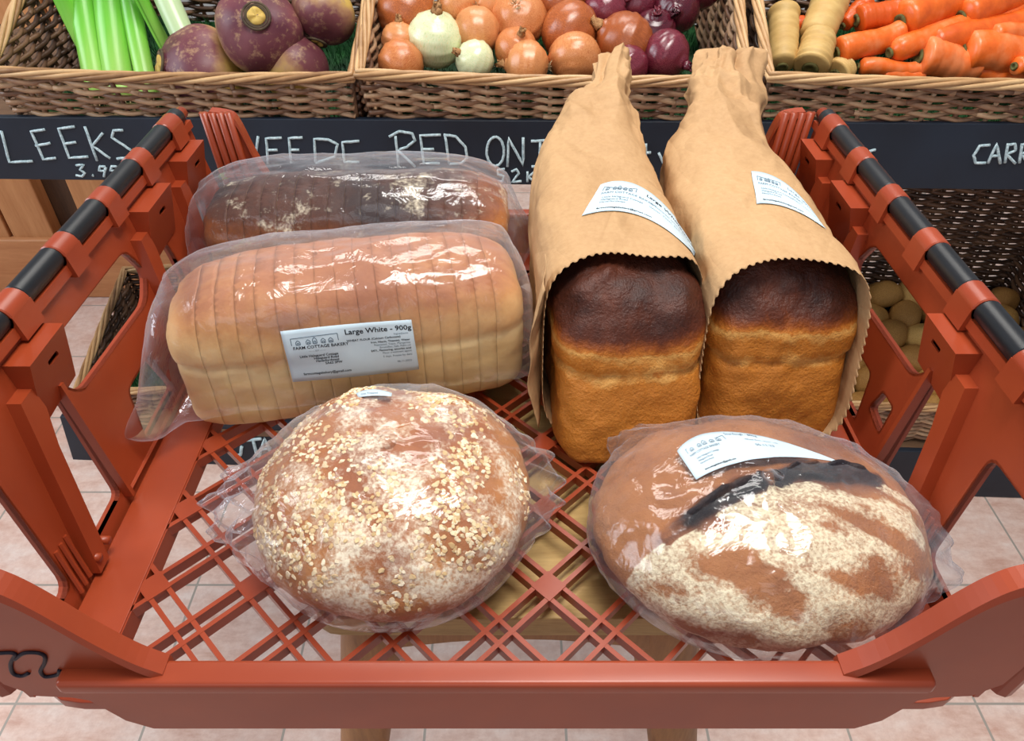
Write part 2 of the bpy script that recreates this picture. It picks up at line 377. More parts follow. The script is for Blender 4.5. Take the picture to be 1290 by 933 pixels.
# side walls
def ring_strip(m, poly, fn, t0, t1, th=.0022):
    c = Vector((sum(p[0] for p in poly)/len(poly), sum(p[1] for p in poly)/len(poly)))
    inn = poly; out = [tuple(c+(Vector(p)-c)*(1+th/max(.004, (Vector(p)-c).length))) for p in poly]
    m.prism(out, [inn], fn, t0, t1)
def side(s, dy, dz):
    def fn(y, z, o):
        return V(CX+s*(.2965+K*z+o), y+dy, z+dz*max(0, z)/.16)
    zt = .160
    outerp = [(.226-dy, -.004), (.745-dy, -.004), (.745, zt), (.232, zt), (.226-dy, .15)]
    A = fillet([(.414, .130), (.402, .113), (.420, .088), (.540, .083), (.562, .100), (.548, .129)], .010)
    O1 = fillet([(.372, .118), (.402, .116), (.392, .010), (.339, .010)], .007)
    N1 = fillet([(.246, .112), (.318, .108), (.308, .012), (.256, .012)], .010)
    C1 = fillet([(.448, .012), (.462, .054), (.505, .054), (.515, .012)], .006)
    D2 = fillet([(.572, .012), (.573, .085), (.585, .128), (.602, .126), (.612, .09), (.612, .012)], .007)
    D3 = fillet([(.668, .012), (.671, .085), (.680, .126), (.698, .126), (.706, .09), (.704, .012)], .007)
    holes = [A, O1, N1, C1, D2, D3]
    if s > 0: holes.append(fillet([(.415, .030), (.418, .056), (.437, .056), (.441, .034)], .004))
    m = MB(); m.prism(outerp, holes, fn, 0, .0035)
    for h in holes: ring_strip(m, h, fn, .000, .0065)
    m.prism([(.226, .153), (.745, .153), (.745, zt), (.226, zt)], [], fn, -.004, .012)
    w = m.build('side_wall', TR, tr)
    # boxed posts with slot
    for (y0, y1) in ((.374, .422), (.576, .632), (.674, .726)):
        p = MB(); zb = .114
        cy = (y0+y1)/2+.003
        slot = fillet([(cy-.0075, .1365), (cy-.0055, .1315), (cy+.0075, .1315), (cy+.0055, .1365)], .0018, 3)
        zw = .098
        def fw_(y, z, t): return fn(y, z, -.0185*t*max(0, min(1, (z-zw)/(.148-zw))))
        face = [(y0, zw), (y1, zw+.004), (y1, .120), (y1-.001, .148), (y0+.001, .148), (y0, .120)]
        rim = [(y0+.0018, zw+.004), (y1-.0018, zw+.008), (y1-.0018, .120), (y1-.0025, .146), (y0+.0025, .146), (y0+.0018, .120)]
        p.prism(face, [slot], fw_, 1.0, .88)
        p.prism(face, [rim], fw_, .88, 0)
        p.prism(rim, [], fw_, .50, .40)
        p.build('slotted_box', TR, w)
        p = MB()   # channel post running down from the box to the floor frame
        quad = [(y0-.014, zb+.016), (y0+.001, zb+.016), (y0+.001, zb), (y0-.010, .09), (y0-.036, .004), (y0-.050, .004), (y0-.026, .09)]
        if y0 > .5: quad = [(y0-.014, zb+.016), (y0+.001, zb+.016), (y0+.001, zb), (y0-.004, .09), (y0-.012, .004), (y0-.026, .004), (y0-.020, .09)]
        p.prism(quad, [], fn, -.0095, -.0075)
        c_ = Vector((sum(q[0] for q in quad)/7, sum(q[1] for q in quad)/7))
        inn = [tuple(c_+(Vector(q)-c_)*(1-.0028/max(.004, (Vector(q)-c_).length))) for q in quad]
        p.prism(quad, [inn], fn, -.0075, .004)
        for q in range(3):
            b0 = Vector((quad[5][0]-.003-.0065*q, .005)); a0 = b0+Vector((.008, .034))
            p.tube([fn(a0.x, a0.y, -.0005), fn(b0.x, b0.y, -.0035)], .0018, 6)
        p.build('post', TR, w)
    # edge flange of the solid panel between the openings
    p = MB(); p.prism([(.3985, .112), (.4025, .112), (.3965, .006), (.3925, .006)], [], fn, -.007, 0)
    p.prism([(.3925, .006), (.3965, .006), (.60, .004), (.60, .001)], [], fn, -.003, 0); p.build('panel_flange', TR, w)
    # gusset panels and bolts near the floor
    p = MB()
    p.prism([(.352, .004), (.392, .004), (.386, .022)], [], fn, -.006, 0) if False else None
    for yb in (.330, .345):
        p.tube([fn(yb, .014, -.012), fn(yb, .014, .0)], .0032, 8)
    p.build('peg', TR, w, smooth=True)
    # rail with red collars and black grips
    def rp(y, z=.166): return V(CX+s*(.2965+K*z+.003), y+dy, z+dz)
    rl = MB(); rl.tube([rp(.226), rp(.748)], .0062, 12); rr = rl.build('top_rail', TR, w, smooth=True)
    k = 0
    y = .226-.003
    cents = [.2985, .373, .448, .5215, .5945, .669]
    prev = .228
    for c in cents+[.744]:
        c0, c1 = c-.0255, c+.0255
        if c == .744: c0, c1 = .722, .735
        cm = MB(); n = 18
        pts = []
        for (yy, r) in ((prev, .0094), (prev+.001, .0102), (c0-.001, .0102), (c0, .0094)): pts.append((yy, r))
        cm.tube([rp(a) for a, _ in pts], [b for _, b in pts], n)
        # web joining collar to the wall
        fnw = lambda a, b, t: V(CX+s*(.2965+K*b+t), a+dy, b+dz)
        cm.prism([(prev, .150), (c0, .150), (c0, .168), (prev, .168)], [], fnw, -.0072, .0115)
        cm.build('collar', TR, w, smooth=True).modifiers.new('es', 'EDGE_SPLIT').split_angle = math.radians(35)
        gm = MB(); pts = [(c0, .0080), (c0+.001, .0088), (c1-.001, .0088), (c1, .0080)]
        gm.tube([rp(a, .167) for a, _ in pts], [b for _, b in pts], n)
        go = gm.build('grip', M['grip'], w, smooth=True); go.modifiers.new('es', 'EDGE_SPLIT').split_angle = math.radians(35)
        if k == 0: go['label'] = 'black ribbed rubber grip sleeve'
        prev = c1; k += 1
    return w
side(-1, -.012, .006); side(1, .012, -.004)
# front and back walls
def endwall(y, sgn, name):
    half = [(.222, -.021), (.236, -.010), (.249, .016), (.258, .020), (.279, .022), (.292, .036), (.300, .085), (.310, .120), (.308, .146), (.285, .145), (.262, .141), (.249, .133), (.237, .116), (.222, .088), (.206, .064), (.192, .052)]
    if sgn < 0:
        half = [(.222, -.021), (.249, .004), (.290, .010), (.300, .06), (.318, .163), (.287, .160), (.280, .152), (.270, .110), (.248, .060), (.215, .045)]
    left = [(-x, z) for x, z in half[::-1]]
    poly = half+left
    fn = lambda a, b, t: V(CX+a, y+t*sgn-(0.0), b)
    m = MB(); m.prism(poly, [], fn, 0, .005)
    # flange along the upper edge
    top = half[(6 if sgn > 0 else 3):]
    for _ in range(2):
        tp = [top[0]]
        for p, q in zip(top, top[1:]): tp += [(p[0]*.75+q[0]*.25, p[1]*.75+q[1]*.25), (p[0]*.25+q[0]*.75, p[1]*.25+q[1]*.75)]
        top = tp+[top[-1]]
    for sd in (1, -1):
        pth = [fn(sd*x, z+.0012, .001) for x, z in top]
        vs = []; 
        for p in pth: vs += [p+Vector((0, -.005, .0022)), p+Vector((0, .007, .0022)), p+Vector((0, .008, -.004)), p+Vector((0, -.0065, -.004))]
        fs = []
        for i in range(len(pth)-1):
            for k in range(4): fs.append((i*4+k, i*4+(k+1) % 4, i*4+4+(k+1) % 4, i*4+4+k))
        fs += [(0, 1, 2, 3), (len(vs)-4, len(vs)-3, len(vs)-2, len(vs)-1)]
        m.add(vs, fs)
    w = m.build(name, TR, tr)
    l = MB()
    if sgn > 0:
        l.box(V(CX-.2520, y-.010, .043), V(CX+.2440, y+.006, .0545)); l.build('lip', TR, w, bevel=.003)
    else:
        l.box(V(CX-.200, y-.006, .040), V(CX+.200, y+.008, .048)); l.build('lip', TR, w, bevel=.003)
        for sd in (-1, 1):
            for i in range(4):
                x = sd*(.287+.0085*i)
                r_ = MB(); r_.tube([V(CX+x-sd*.022, y-.006, .0), V(CX+x-sd*.004, y-.006, .10), V(CX+x, y-.006, .164)], .0042, 8); r_.build('corner_rib', TR, w, smooth=True)
    return w
fw = endwall(.214, 1, 'front_wall')
endwall(.762, -1, 'back_wall')
# corner gussets joining the front wall with the side walls
for sd in (-1, 1):
    m = MB(); m.tube([V(CX+sd*.3, .222, .02), V(CX+sd*.318, .226, .150)], .008, 10); m.build('corner_post', TR, tr, smooth=True)
# marker scrawl
m = MB()
def scr(pts):
    P_ = [on_plane(x/4.003, 700+y/4.003, (0, 1, 0), .2135) for x, y in pts]
    P_ = [Vector((p.x, p.y, p.z+T)) for p in P_]
    den = []
    for i in range(len(P_)-1):
        a = P_[max(i-1, 0)]; b = P_[i]; c = P_[i+1]; d = P_[min(i+2, len(P_)-1)]
        for k in range(5):
            t = k/5; den.append(.5*((2*b)+(c-a)*t+(2*a-5*b+4*c-d)*t*t+(3*b-a-3*c+d)*t**3))
    den.append(P_[-1]); m.tube(den, .0012, 6)
scr([(-60, 500), (0, 490), (75, 492), (55, 540), (65, 590), (110, 605), (145, 590)])
scr([(75, 520), (120, 490), (190, 488), (225, 505), (225, 540), (205, 580), (230, 608), (290, 598), (300, 575)])
m.build('marker_scrawl', M['marker'], fw, smooth=True)

# ================================================================== STOOL
st = thing('wooden_stool', V(.03, .44, -T), 'tall wooden stool standing on the tiles under the bread tray', 'stool')
m = MB(); m.prism(fillet([(-.145, .292), (.19, .292), (.19, .60), (-.145, .60)], .02), [], lambda a, b, t: V(a, b, t), -.022, -.045); m.build('seat', M['stool'], st, bevel=.004)
for (x0, y0, sx, sy) in ((-.105, .325, -1, -.4), (.118, .325, 1, -.4), (-.105, .56, -1, 1), (.118, .56, 1, 1)):
    m = MB(); n = 14
    m.tube([V(x0+sx*.12*t*.9, y0+sy*.05*t, -.045-(T-.045)*t) for t in [i/10 for i in range(11)]], [.026-.008*i/10 for i in range(11)], n); m.build('leg', M['stool_leg'], st, smooth=True).modifiers.new('es', 'EDGE_SPLIT')
def apron(fn):
    pts = [(0, -.045), (1, -.045), (1, -.095)]+[(1-i/10, -.095+.022*math.sin(math.pi*i/10)) for i in range(1, 10)]+[(0, -.095)]
    m = MB(); m.prism(pts, [], fn, 0, .014); m.build('apron', M['stool_leg'], st, bevel=.001)
apron(lambda a, b, t: V(-.125+.26*a, .305+t, b)); apron(lambda a, b, t: V(-.125+.26*a, .57+t, b))
apron(lambda a, b, t: V(-.118+t, .31+.26*a, b)); apron(lambda a, b, t: V(.115+t, .31+.26*a, b))
for z, y in ((-.42, .31), (-.42, .585)):
    m = MB(); m.tube([V(-.16, y, z), V(.178, y, z)], .011, 12); m.build('rung', M['stool_leg'], st, smooth=True)
for x in (-.165, .178):
    m = MB(); m.tube([V(x, .31, -.34), V(x, .59, -.34)], .011, 12); m.build('rung', M['stool_leg'], st, smooth=True)

# ================================================================== BREADS
def spow(c, p): return math.copysign(abs(c)**p, c)
def stack(layers, n=160):
    """layers: (z, a, b, p, cx, cy) closed solid of superelliptic rings"""
    vs = []; fs = []
    for (z, a, b, p, cx, cy) in layers:
        for k in range(n):
            t = 2*math.pi*k/n
            th = math.atan2(b*math.sin(t), a*math.cos(t)) if a > 1e-6 and b > 1e-6 else t
            c, s = math.cos(th), math.sin(th)
            r = (abs(c/max(a, 1e-6))**p+abs(s/max(b, 1e-6))**p)**(-1/p)
            vs.append(Vector((cx+r*c, cy+r*s, z)))
    m = len(layers)
    for i in range(m-1):
        for k in range(n):
            fs.append((i*n+k, i*n+(k+1) % n, (i+1)*n+(k+1) % n, (i+1)*n+k))
    fs.append(tuple(range(n))[::-1]); fs.append(tuple((m-1)*n+k for k in range(n)))
    return vs, fs
def displaced(name, vs, fs, disp, attrs):
    me = bpy.data.meshes.new(name); me.from_pydata(vs, [], fs); me.update()
    bm = bmesh.new(); bm.from_mesh(me); bmesh.ops.recalc_face_normals(bm, faces=bm.faces); bm.normal_update()
    no = [v.normal.copy() for v in bm.verts]; co = [v.co.copy() for v in bm.verts]
    vals = {k: [f(c, n) for c, n in zip(co, no)] for k, f in attrs.items()}
    for v, c, n in zip(bm.verts, co, no): v.co = c+n*disp(c, n)
    bm.to_mesh(me); bm.free()
    for k, vv in vals.items(): setattr_mesh(me, k, vv)
    return me
def crust(name, stops, flour=(232, 218, 190), rough=.55, spec=.25, bump=.5, speck=.25, nscale=90):
    t = NT(name)
    n1 = t.noise(nscale, 6, .7); n2 = t.noise(nscale*.3, 5, .65); n3 = t.noise(nscale*4, 3, .6)
    f = t.math('ADD', t.attr('bake'), t.math('MULTIPLY', t.math('SUBTRACT', n2, .5), .42))
    f = t.math('ADD', f, t.math('MULTIPLY', t.math('SUBTRACT', n1, .5), speck))
    c = t.ramp(f, [(p, rgb(*q)) for p, q in stops])
    fl = t.math('MULTIPLY', t.math('SUBTRACT', t.math('ADD', t.attr('flour'), t.math('MULTIPLY', n1, 1.1)), .95), 3.5, True)
    fl = t.math('MULTIPLY', fl, t.ramp(n3, [(.30, (.25, .25, .25, 1)), (.6, (1, 1, 1, 1))]))
    c = t.mix(fl, c, rgb(*flour))
    h = t.math('ADD', n1, t.math('MULTIPLY', n3, .5))
    t.bump(h, bump, .0016)
    return t.base(c, rough, spec)
M['white_crust'] = crust('white_loaf_crust', [(.0, (232, 196, 132)), (.30, (238, 212, 158)), (.46, (228, 184, 126)), (.62, (204, 148, 96)), (.78, (176, 116, 80)), (1, (140, 84, 62))], bump=.25, speck=.12)
M['dark_crust'] = crust('brown_loaf_crust', [(.0, (190, 128, 62)), (.35, (188, 118, 54)), (.55, (140, 78, 38)), (.75, (96, 54, 34)), (1, (56, 36, 30))], bump=.4)
M['tin_crust'] = crust('wholemeal_crust', [(.0, (180, 112, 44)), (.26, (190, 118, 42)), (.40, (214, 158, 84)), (.47, (190, 114, 42)), (.58, (146, 76, 28)), (.75, (92, 44, 26)), (1, (48, 26, 22))], rough=.45, spec=.35, bump=.9, speck=.34)
M['boule_crust'] = crust('oat_boule_crust', [(.0, (190, 136, 78)), (.35, (184, 122, 68)), (.6, (158, 94, 54)), (.8, (134, 72, 40)), (1, (88, 50, 34))], flour=(240, 226, 200), bump=.5)
M['sour_crust'] = crust('sourdough_crust', [(.0, (164, 108, 64)), (.3, (164, 106, 62)), (.5, (134, 82, 52)), (.68, (108, 66, 44)), (.85, (62, 48, 46)), (1, (36, 34, 40))], flour=(232, 218, 186), bump=1.0)
M['crumb'] = simple('bread_crumb', rgb(214, 176, 120), .8, .1, scale=120)
def tin_layers(L, Wd, H, zt, bulge=.004, r=.010, top_p=2.4, ex=.5, pe=2.5, lp=4.5, base=.965):
    a0, b0 = Wd/2, L/2; ls = []
    for i in range(7):
        t = i/6*math.pi/2; ls.append((r*(1-math.cos(t)), a0*base-r*(1-math.sin(t)), b0*(base+.01)-r*(1-math.sin(t)), 7))
    n = 16
    for i in range(1, n+1):
        u = i/n; z = r+(zt-r)*u; f = base+(1-base)*u
        pin = -.0012*math.exp(-((z-zt)/.004)**2)
        ls.append((z, a0*f+pin, b0*(base+.01+(.99-base)*u)+pin, 7-1.0*u))
    n = 26
    for i in range(1, n+1):
        u = math.sin(i/n*math.pi/2); z = zt+(H-zt)*u
        bl = bulge*math.sin(min(1, u*2.2)*math.pi/2)
        e = 1-u
        a = (a0+bl)*max(1e-4, (1-u**top_p))**ex; b = (b0+bl)*max(1e-4, (1-u**lp))**(.42 if lp > 4 else .55)
        ls.append((z, max(a, .0004), max(b, .02), 6-pe*u))
    return [(z, b, a, p, 0, 0) for z, a, b, p in ls]      # length along local X

def place(vs, loc, yaw=0, tilt=None):
    mt = Matrix.Translation(loc) @ Matrix.Rotation(yaw, 4, 'Z')
    if tilt: mt = mt @ Matrix.Rotation(tilt[1], 4, tilt[0])
    return mt
def make_tin(nm, label, loc, yaw, L, Wd, H, zt, mat, seed, sliced=0, bake=None, amp=.002, flourf=None, dispf=None, group=None, slope=0, top_p=2.4, ex=.5, pe=2.5, lp=4.5, base=.965, bulge=.004, rr=.010):
    vs, fs = stack(tin_layers(L, Wd, H, zt, top_p=top_p, ex=ex, pe=pe, lp=lp, base=base, bulge=bulge, r=rr), 190)
    if slope: vs = [Vector((v.x+slope*v.z*sstep(L*.1, -L/2, v.x)*(1 if slope > 0 else 0), v.y, v.z)) for v in vs]
    so = Vector((seed*7.3, seed*3.1, 0))
    def disp(c, n):
        d = amp*fbm(c+so, 22)+amp*.45*fbm(c+so, 70, 3)
        up = sstep(zt-.01, zt+.01, c.z)
        d += amp*.8*up*noise.noise((c+so)*38)
        # ragged break line
        brk = zt+.006*noise.noise(Vector((c.x*18, c.y*18, seed)))
        brk += .004*noise.noise(Vector((c.x*60, c.y*60, seed)))
        d -= (.0026 if not sliced else .0012)*math.exp(-((c.z-brk)/.0020)**2)
        if dispf: d += dispf(c, n)
        return d
    me = displaced(nm, vs, fs, disp, {'bake': lambda c, n: bake(c+Vector((0, 0, 0)), n, so), 'flour': flourf or (lambda c, n: 0)})
    rt = thing(nm, loc, label, 'bread', group, rot=(0, 0, yaw))
    if not sliced:
        ob = link(me, 'crust', mat, rt)
        return rt, me
    bm0 = bmesh.new(); bm0.from_mesh(me)
    edges = [-L/2+.012+(L-.024)*i/sliced for i in range(1, sliced)]
    cuts = [-1]+edges+[1]
    rn = random.Random(seed)
    for i in range(len(cuts)-1):
        b = bm0.copy(); gap = .00007
        for x, nx, g in ((cuts[i]+gap, -1, 0), (cuts[i+1]-gap, 1, 0)):
            if abs(x) > .9: continue
            tlt = .0
            res = bmesh.ops.bisect_plane(b, geom=b.verts[:]+b.edges[:]+b.faces[:], plane_co=(x, 0, 0), plane_no=(nx, tlt, 0), clear_outer=True)
            ed = [e for e in res['geom_cut'] if isinstance(e, bmesh.types.BMEdge)]
            if ed:
                r = bmesh.ops.edgenet_fill(b, edges=ed)
                for f in r['faces']: f.material_index = 1; f.smooth = False
        # each slice sits a hair out of line with its neighbours
        dy, dz = rn.uniform(-.0001, .0001), 0
        for v in b.verts: v.co.y += dy
        m2 = bpy.data.meshes.new('slice'); 
        for f in b.faces: f.smooth = f.material_index == 0
        b.to_mesh(m2); b.free()
        o = bpy.data.objects.new('slice', m2); COL.objects.link(o); m2.materials.append(mat); m2.materials.append(M['crumb']); o.parent = rt
    bm0.free()
    return rt, me

# two long sliced loaves at the left
def bake_white(c, n, so):
    h = c.z+.008*noise.noise((c+so)*9)
    b = .12+.32*sstep(.056, .080, h)+.34*sstep(.082, .118, h)
    return b+.06*noise.noise((c+so)*14)-.10*sstep(.0, .1, -c.x-.08)*sstep(.0, .08, c.z)*0
WL = V(-.140, .533, .001); WY = math.radians(11.5)
white, white_me = make_tin('white_loaf', 'large sliced white loaf with golden top, inside the clear bag labelled Large White', WL, WY, .292, .119, .1345, .072, M['white_crust'], 1, sliced=17, bake=bake_white, amp=.0018, lp=3.4, base=.985, bulge=.0018, rr=.020)
def bake_brown(c, n, so):
    h = c.z+.012*noise.noise((c+so)*11)
    return .2+.28*sstep(.06, .085, h)+.42*sstep(.085, .118, h)+.14*noise.noise((c+so)*20)-.30*sstep(.06, .14, c.x)
def flour_brown(c, n):
    return .30+.5*max(0, noise.noise(c*26+Vector((5, 0, 0))))*sstep(.08, .11, c.z)
BL = V(-.152, .672, .001); BY = math.radians(3)
brown, brown_me = make_tin('brown_loaf', 'dark-topped sliced brown loaf, behind the white loaf, inside a clear bag', BL, BY, .292, .112, .132, .074, M['dark_crust'], 2, sliced=17, bake=bake_brown, amp=.0022, flourf=flour_brown)

# two wholemeal tin loaves
def bake_tin(dx, seed):
    def f(c, n, so):
        zt = .077+.006*noise.noise(Vector((c.x*18, c.y*18, seed)))
        d = c.z-zt
        b = .16+.07*noise.noise((c+so)*30)
        b += .22*math.exp(-((d-.001)/.007)**2)
        k = sstep(.002, .040, d+.012*noise.noise((c+so)*16))
        top = sstep(.010, .046, c.z-zt+.010*noise.noise((c+so)*12+Vector((3, 1, 0))))
        b += .30*k+.42*top
        return b+.05*noise.noise((c+so)*55)
    return f
def tin_disp(seed, cx, cy):
    def f(c, n):
        # torn ragged scar across the crown
        d = 0
        p = Vector((c.x, c.y))
        q = p-Vector((cx, cy)); 
        s_ = math.exp(-(q.x/.016)**2-(q.y/.030)**2)
        if c.z > .11: d += s_*(.005+.004*noise.noise(c*70)+.0025*noise.noise(c*160))
        if c.z > .1: d += .0016*noise.noise(c*45)
        return d
    return f
tinA, tinA_me = make_tin('wholemeal_loaf', 'tall wholemeal tin loaf with blackened top, in the left of the two brown paper bags', V(.0905, .5300, .001), math.radians(94.0), .235, .121, .150, .078, M['tin_crust'], 5, bake=bake_tin(0, 5), amp=.0030, dispf=tin_disp(5, -.050, .022), slope=.36, top_p=3.2, ex=.45, pe=1.0)
tinB, tinB_me = make_tin('wholemeal_loaf', 'wholemeal tin loaf in the right of the two brown paper bags', V(.2125, .5530, .001), math.radians(95.0), .235, .121, .152, .076, M['tin_crust'], 9, bake=bake_tin(0, 9), amp=.0030, dispf=tin_disp(9, -.05, .0), slope=.30, top_p=3.2, ex=.45, pe=1.0)

# round loaves -------------------------------------------------------
def dome_layers(ra, rb, H, base=.84, zmax=.30, p=2.15, pz=2.1, nz=46, cx=0, cy=0):
    ls = []
    for i in range(8):
        t = i/8; ls.append((t*zmax*H, base+(1-base)*math.sin(t*math.pi/2)))
    for i in range(nz+1):
        u = math.sin(i/nz*math.pi/2); ls.append((zmax*H+(1-zmax)*H*u, max(.004, (1-u**pz))**.5))
    return [(z, ra*f, rb*f, p, cx, cy) for z, f in ls]
vs, fs = stack(dome_layers(.100, .099, .083, zmax=.34, pz=2.0), 220)
def oat_disp(c, n):
    d = .0035*fbm(c+Vector((2, 2, 2)), 16)+.0010*fbm(c, 80, 3)
    # a few torn bumps near the crown
    d += .007*math.exp(-((c.x-.045)**2+(c.y-.045)**2)/.0005)+.006*math.exp(-((c.x+.035)**2+(c.y-.055)**2)/.0006)
    d -= .005*math.exp(-((c.y-.020-.25*c.x)/.007)**2)*sstep(-.09, -.02, c.x)*sstep(.06, .08, c.z)
    return d
def oat_bake(c, n): return .30+.34*sstep(.02, .09, c.z)+.22*noise.noise(c*24)
def oat_flour(c, n): return .42+.34*noise.noise(c*30+Vector((9, 0, 0)))+.10*sstep(.0, -.05, c.y)*sstep(.015, .04, c.z)
OATL = V(-.087, .3635, .001)
oat_me = displaced('crust', vs, fs, oat_disp, {'bake': oat_bake, 'flour': oat_flour})
oat = thing('round_loaf', OATL, 'round brown loaf scattered with rolled oats at the front left of the tray', 'bread', rot=(0, 0, 0))
oc = link(oat_me, 'crust', M['boule_crust'], oat)
bv = BVHTree.FromPolygons([v.co for v in oat_me.vertices], [tuple(p.vertices) for p in oat_me.polygons])
t = NT('rolled_oats'); M['oat'] = t.base(t.ramp(t.attr('rnd'), [(0, rgb(206, 170, 116)), (.5, rgb(232, 208, 164)), (1, rgb(246, 232, 204))]), .7, .2)
m = MB(); rn = random.Random(3)
cnt = 0
while cnt < 1500:
    a = rn.uniform(0, 2*math.pi); rr = .101*math.sqrt(rn.random()); p = Vector((rr*math.cos(a), rr*math.sin(a), .2))
    if rn.random() < .35:
        hit = bv.ray_cast(Vector((0, 0, rn.uniform(.012, .07)))+Vector((math.cos(a), math.sin(a), .2)).normalized()*.3, -Vector((math.cos(a), math.sin(a), .2)).normalized())
    else: hit = bv.ray_cast(p, Vector((0, 0, -1)))
    if hit[0] is None: continue
    q, nn = hit[0], hit[1]
    dens = .38+1.2*noise.noise(q*30+Vector((4, 4, 1)))
    if rn.random() > dens: continue
    cnt += 1
    nn = (nn+Vector((rn.uniform(-1, 1), rn.uniform(-1, 1), rn.uniform(-1, 1)))*.35).normalized()
    t1 = nn.orthogonal().normalized(); t1 = Matrix.Rotation(rn.uniform(0, 6), 3, nn) @ t1; t2 = nn.cross(t1)
    ra, rb = rn.uniform(.0012, .0028), rn.uniform(.0010, .0021)
    m.r = rn.random(); h = nn*.0004
    ring_ = [q+h+t1*ra*math.cos(k*math.pi/3)+t2*rb*math.sin(k*math.pi/3)+nn*(.0003 if k % 2 else -.0002) for k in range(6)]
    low = [x-nn*.0007 for x in ring_]
    m.add(ring_+low, [(0, 1, 2, 3, 4, 5), (11, 10, 9, 8, 7, 6)]+[(k, 6+k, 6+(k+1) % 6, (k+1) % 6) for k in range(6)])
of = m.build('oat_flakes', M['oat'], oc, local=True); tag(of, kind='stuff'); of['label'] = 'pale rolled oat flakes stuck over the crust'

SL = V(.176, .337, .001); SY = math.radians(-3)
vs, fs = stack(dome_layers(.1175, .093, .074, zmax=.36, pz=1.9, p=2.05), 240)
# the torn ear: a curve in the loaf's own plan coordinates
EAR = [(-.072, -.040), (-.051, -.027), (-.021, -.009), (.019, .009), (.055, .017), (.078, .014)]
def ear_dist(c):
    best = (9, 0, 0)
    for i in range(len(EAR)-1):
        ax, ay = EAR[i]; bx, by = EAR[i+1]; dx, dy = bx-ax, by-ay; L2 = dx*dx+dy*dy
        t = max(0, min(1, ((c.x-ax)*dx+(c.y-ay)*dy)/L2)); qx, qy = ax+dx*t, ay+dy*t
        d = math.hypot(c.x-qx, c.y-qy)
        if d < best[0]:
            sgn = (dx*(c.y-qy)-dy*(c.x-qx))
            best = (d, math.copysign(1, sgn), (i+t)/(len(EAR)-1))
    return best
def sour_disp(c, n):
    d = .003*fbm(c+Vector((1, 5, 2)), 18)+.0010*fbm(c, 90, 3)
    if c.z > .030:
        e, sg, t = ear_dist(c); tp = sstep(0, .15, t)*(1-sstep(.85, 1, t))*.8+.2
        w_ = noise.noise(c*60)*.0012
        sd = e*sg+w_
        sd += .003*noise.noise(c*45)+.0015*noise.noise(c*120)
        d += tp*.0075*math.exp(-((sd-.003)/.0040)**2)*(1+.5*noise.noise(c*90))       # raised lip
        d -= tp*.0050*sstep(.001, -.004, sd)*math.exp(-(sd/.02)**2)   # step down in front of it
    d += .0026*noise.noise(Vector((c.x*16-c.y*8, c.y*50+c.x*16, c.z*34)))
    return d
def sour_bake(c, n):
    b = .20+.18*sstep(.02, .08, c.z)+.16*noise.noise(c*22)
    b += .18*(1-sstep(0, .02, c.z))
    if c.z > .025:
        e, sg, t = ear_dist(c); sd = e*sg
        sd += .004*noise.noise(c*45)+.002*noise.noise(c*120)
        b += (.62+.3*noise.noise(c*60))*math.exp(-((sd-.0015)/.0048)**2)*(.35+.65*sstep(0, .2, t))
        if sg < 0: b += .26*math.exp(-(sd/.012)**2)
        b += .16*sstep(.0, .05, c.x)*sstep(.02, .05, c.y)
    return b
def sour_flour(c, n):
    e, sg, t = ear_dist(c)
    f = .16
    if e*sg < -.004:
        st = noise.noise(Vector((c.x*16-c.y*8, c.y*50+c.x*16, c.z*34)))+.5*noise.noise(Vector((c.x*34, c.y*90+c.x*20, c.z*50))); f = .60+.85*st+.16*noise.noise(c*50)
    f += .10*sstep(-.06, -.10, c.x)
    f -= .25*(1-sstep(.004, .02, c.z))
    return f
sour_me = displaced('crust', vs, fs, sour_disp, {'bake': sour_bake, 'flour': sour_flour})
sour = thing('sourdough_loaf', SL, 'large oval floury loaf with a dark torn ridge at the front right of the tray', 'bread', rot=(0, 0, SY))
link(sour_me, 'crust', M['sour_crust'], sour)

# ================================================================== PLASTIC BAGS
t = NT('clear_film')
tr_ = t.node('ShaderNodeBsdfTransparent'); tr_.inputs[0].default_value = (.985, .988, .995, 1)
gl = t.node('ShaderNodeBsdfGlossy'); gl.inputs['Roughness'].default_value = .13; gl.inputs['Color'].default_value = (.95, .97, 1, 1)
df = t.node('ShaderNodeBsdfTranslucent'); df.inputs['Color'].default_value = (.72, .78, .88, 1)
dd = t.node('ShaderNodeBsdfDiffuse'); dd.inputs['Color'].default_value = (.62, .68, .76, 1)
fr = t.node('ShaderNodeFresnel'); fr.inputs['IOR'].default_value = 1.42
bmp = t.node('ShaderNodeBump'); bmp.inputs['Strength'].default_value = .38; bmp.inputs['Distance'].default_value = .004
wn1 = t.noise(26, 3, .6, stretch=(1, 1, 1), dist=1.6); wn2 = t.noise(90, 3, .6, dist=.8)
rid = t.math('ABSOLUTE', t.math('SUBTRACT', wn1, .5))
hh = t.math('ADD', t.math('MULTIPLY', rid, -1.0), t.math('MULTIPLY', wn2, .25))
t.l(hh, bmp.inputs['Height']); t.l(bmp.outputs[0], gl.inputs['Normal']); t.l(bmp.outputs[0], fr.inputs['Normal'])
hz = t.node('ShaderNodeAddShader'); t.l(df.outputs[0], hz.inputs[0]); t.l(dd.outputs[0], hz.inputs[1])
mh = t.node('ShaderNodeMixShader'); t.l(tr_.outputs[0], mh.inputs[1]); t.l(hz.outputs[0], mh.inputs[2])
lw = t.node('ShaderNodeLayerWeight'); lw.inputs['Blend'].default_value = .25
t.l(t.math('ADD', t.math('MULTIPLY', t.math('POWER', lw.outputs['Facing'], 1.6), .42), .012, True), mh.inputs[0])
ms = t.node('ShaderNodeMixShader')
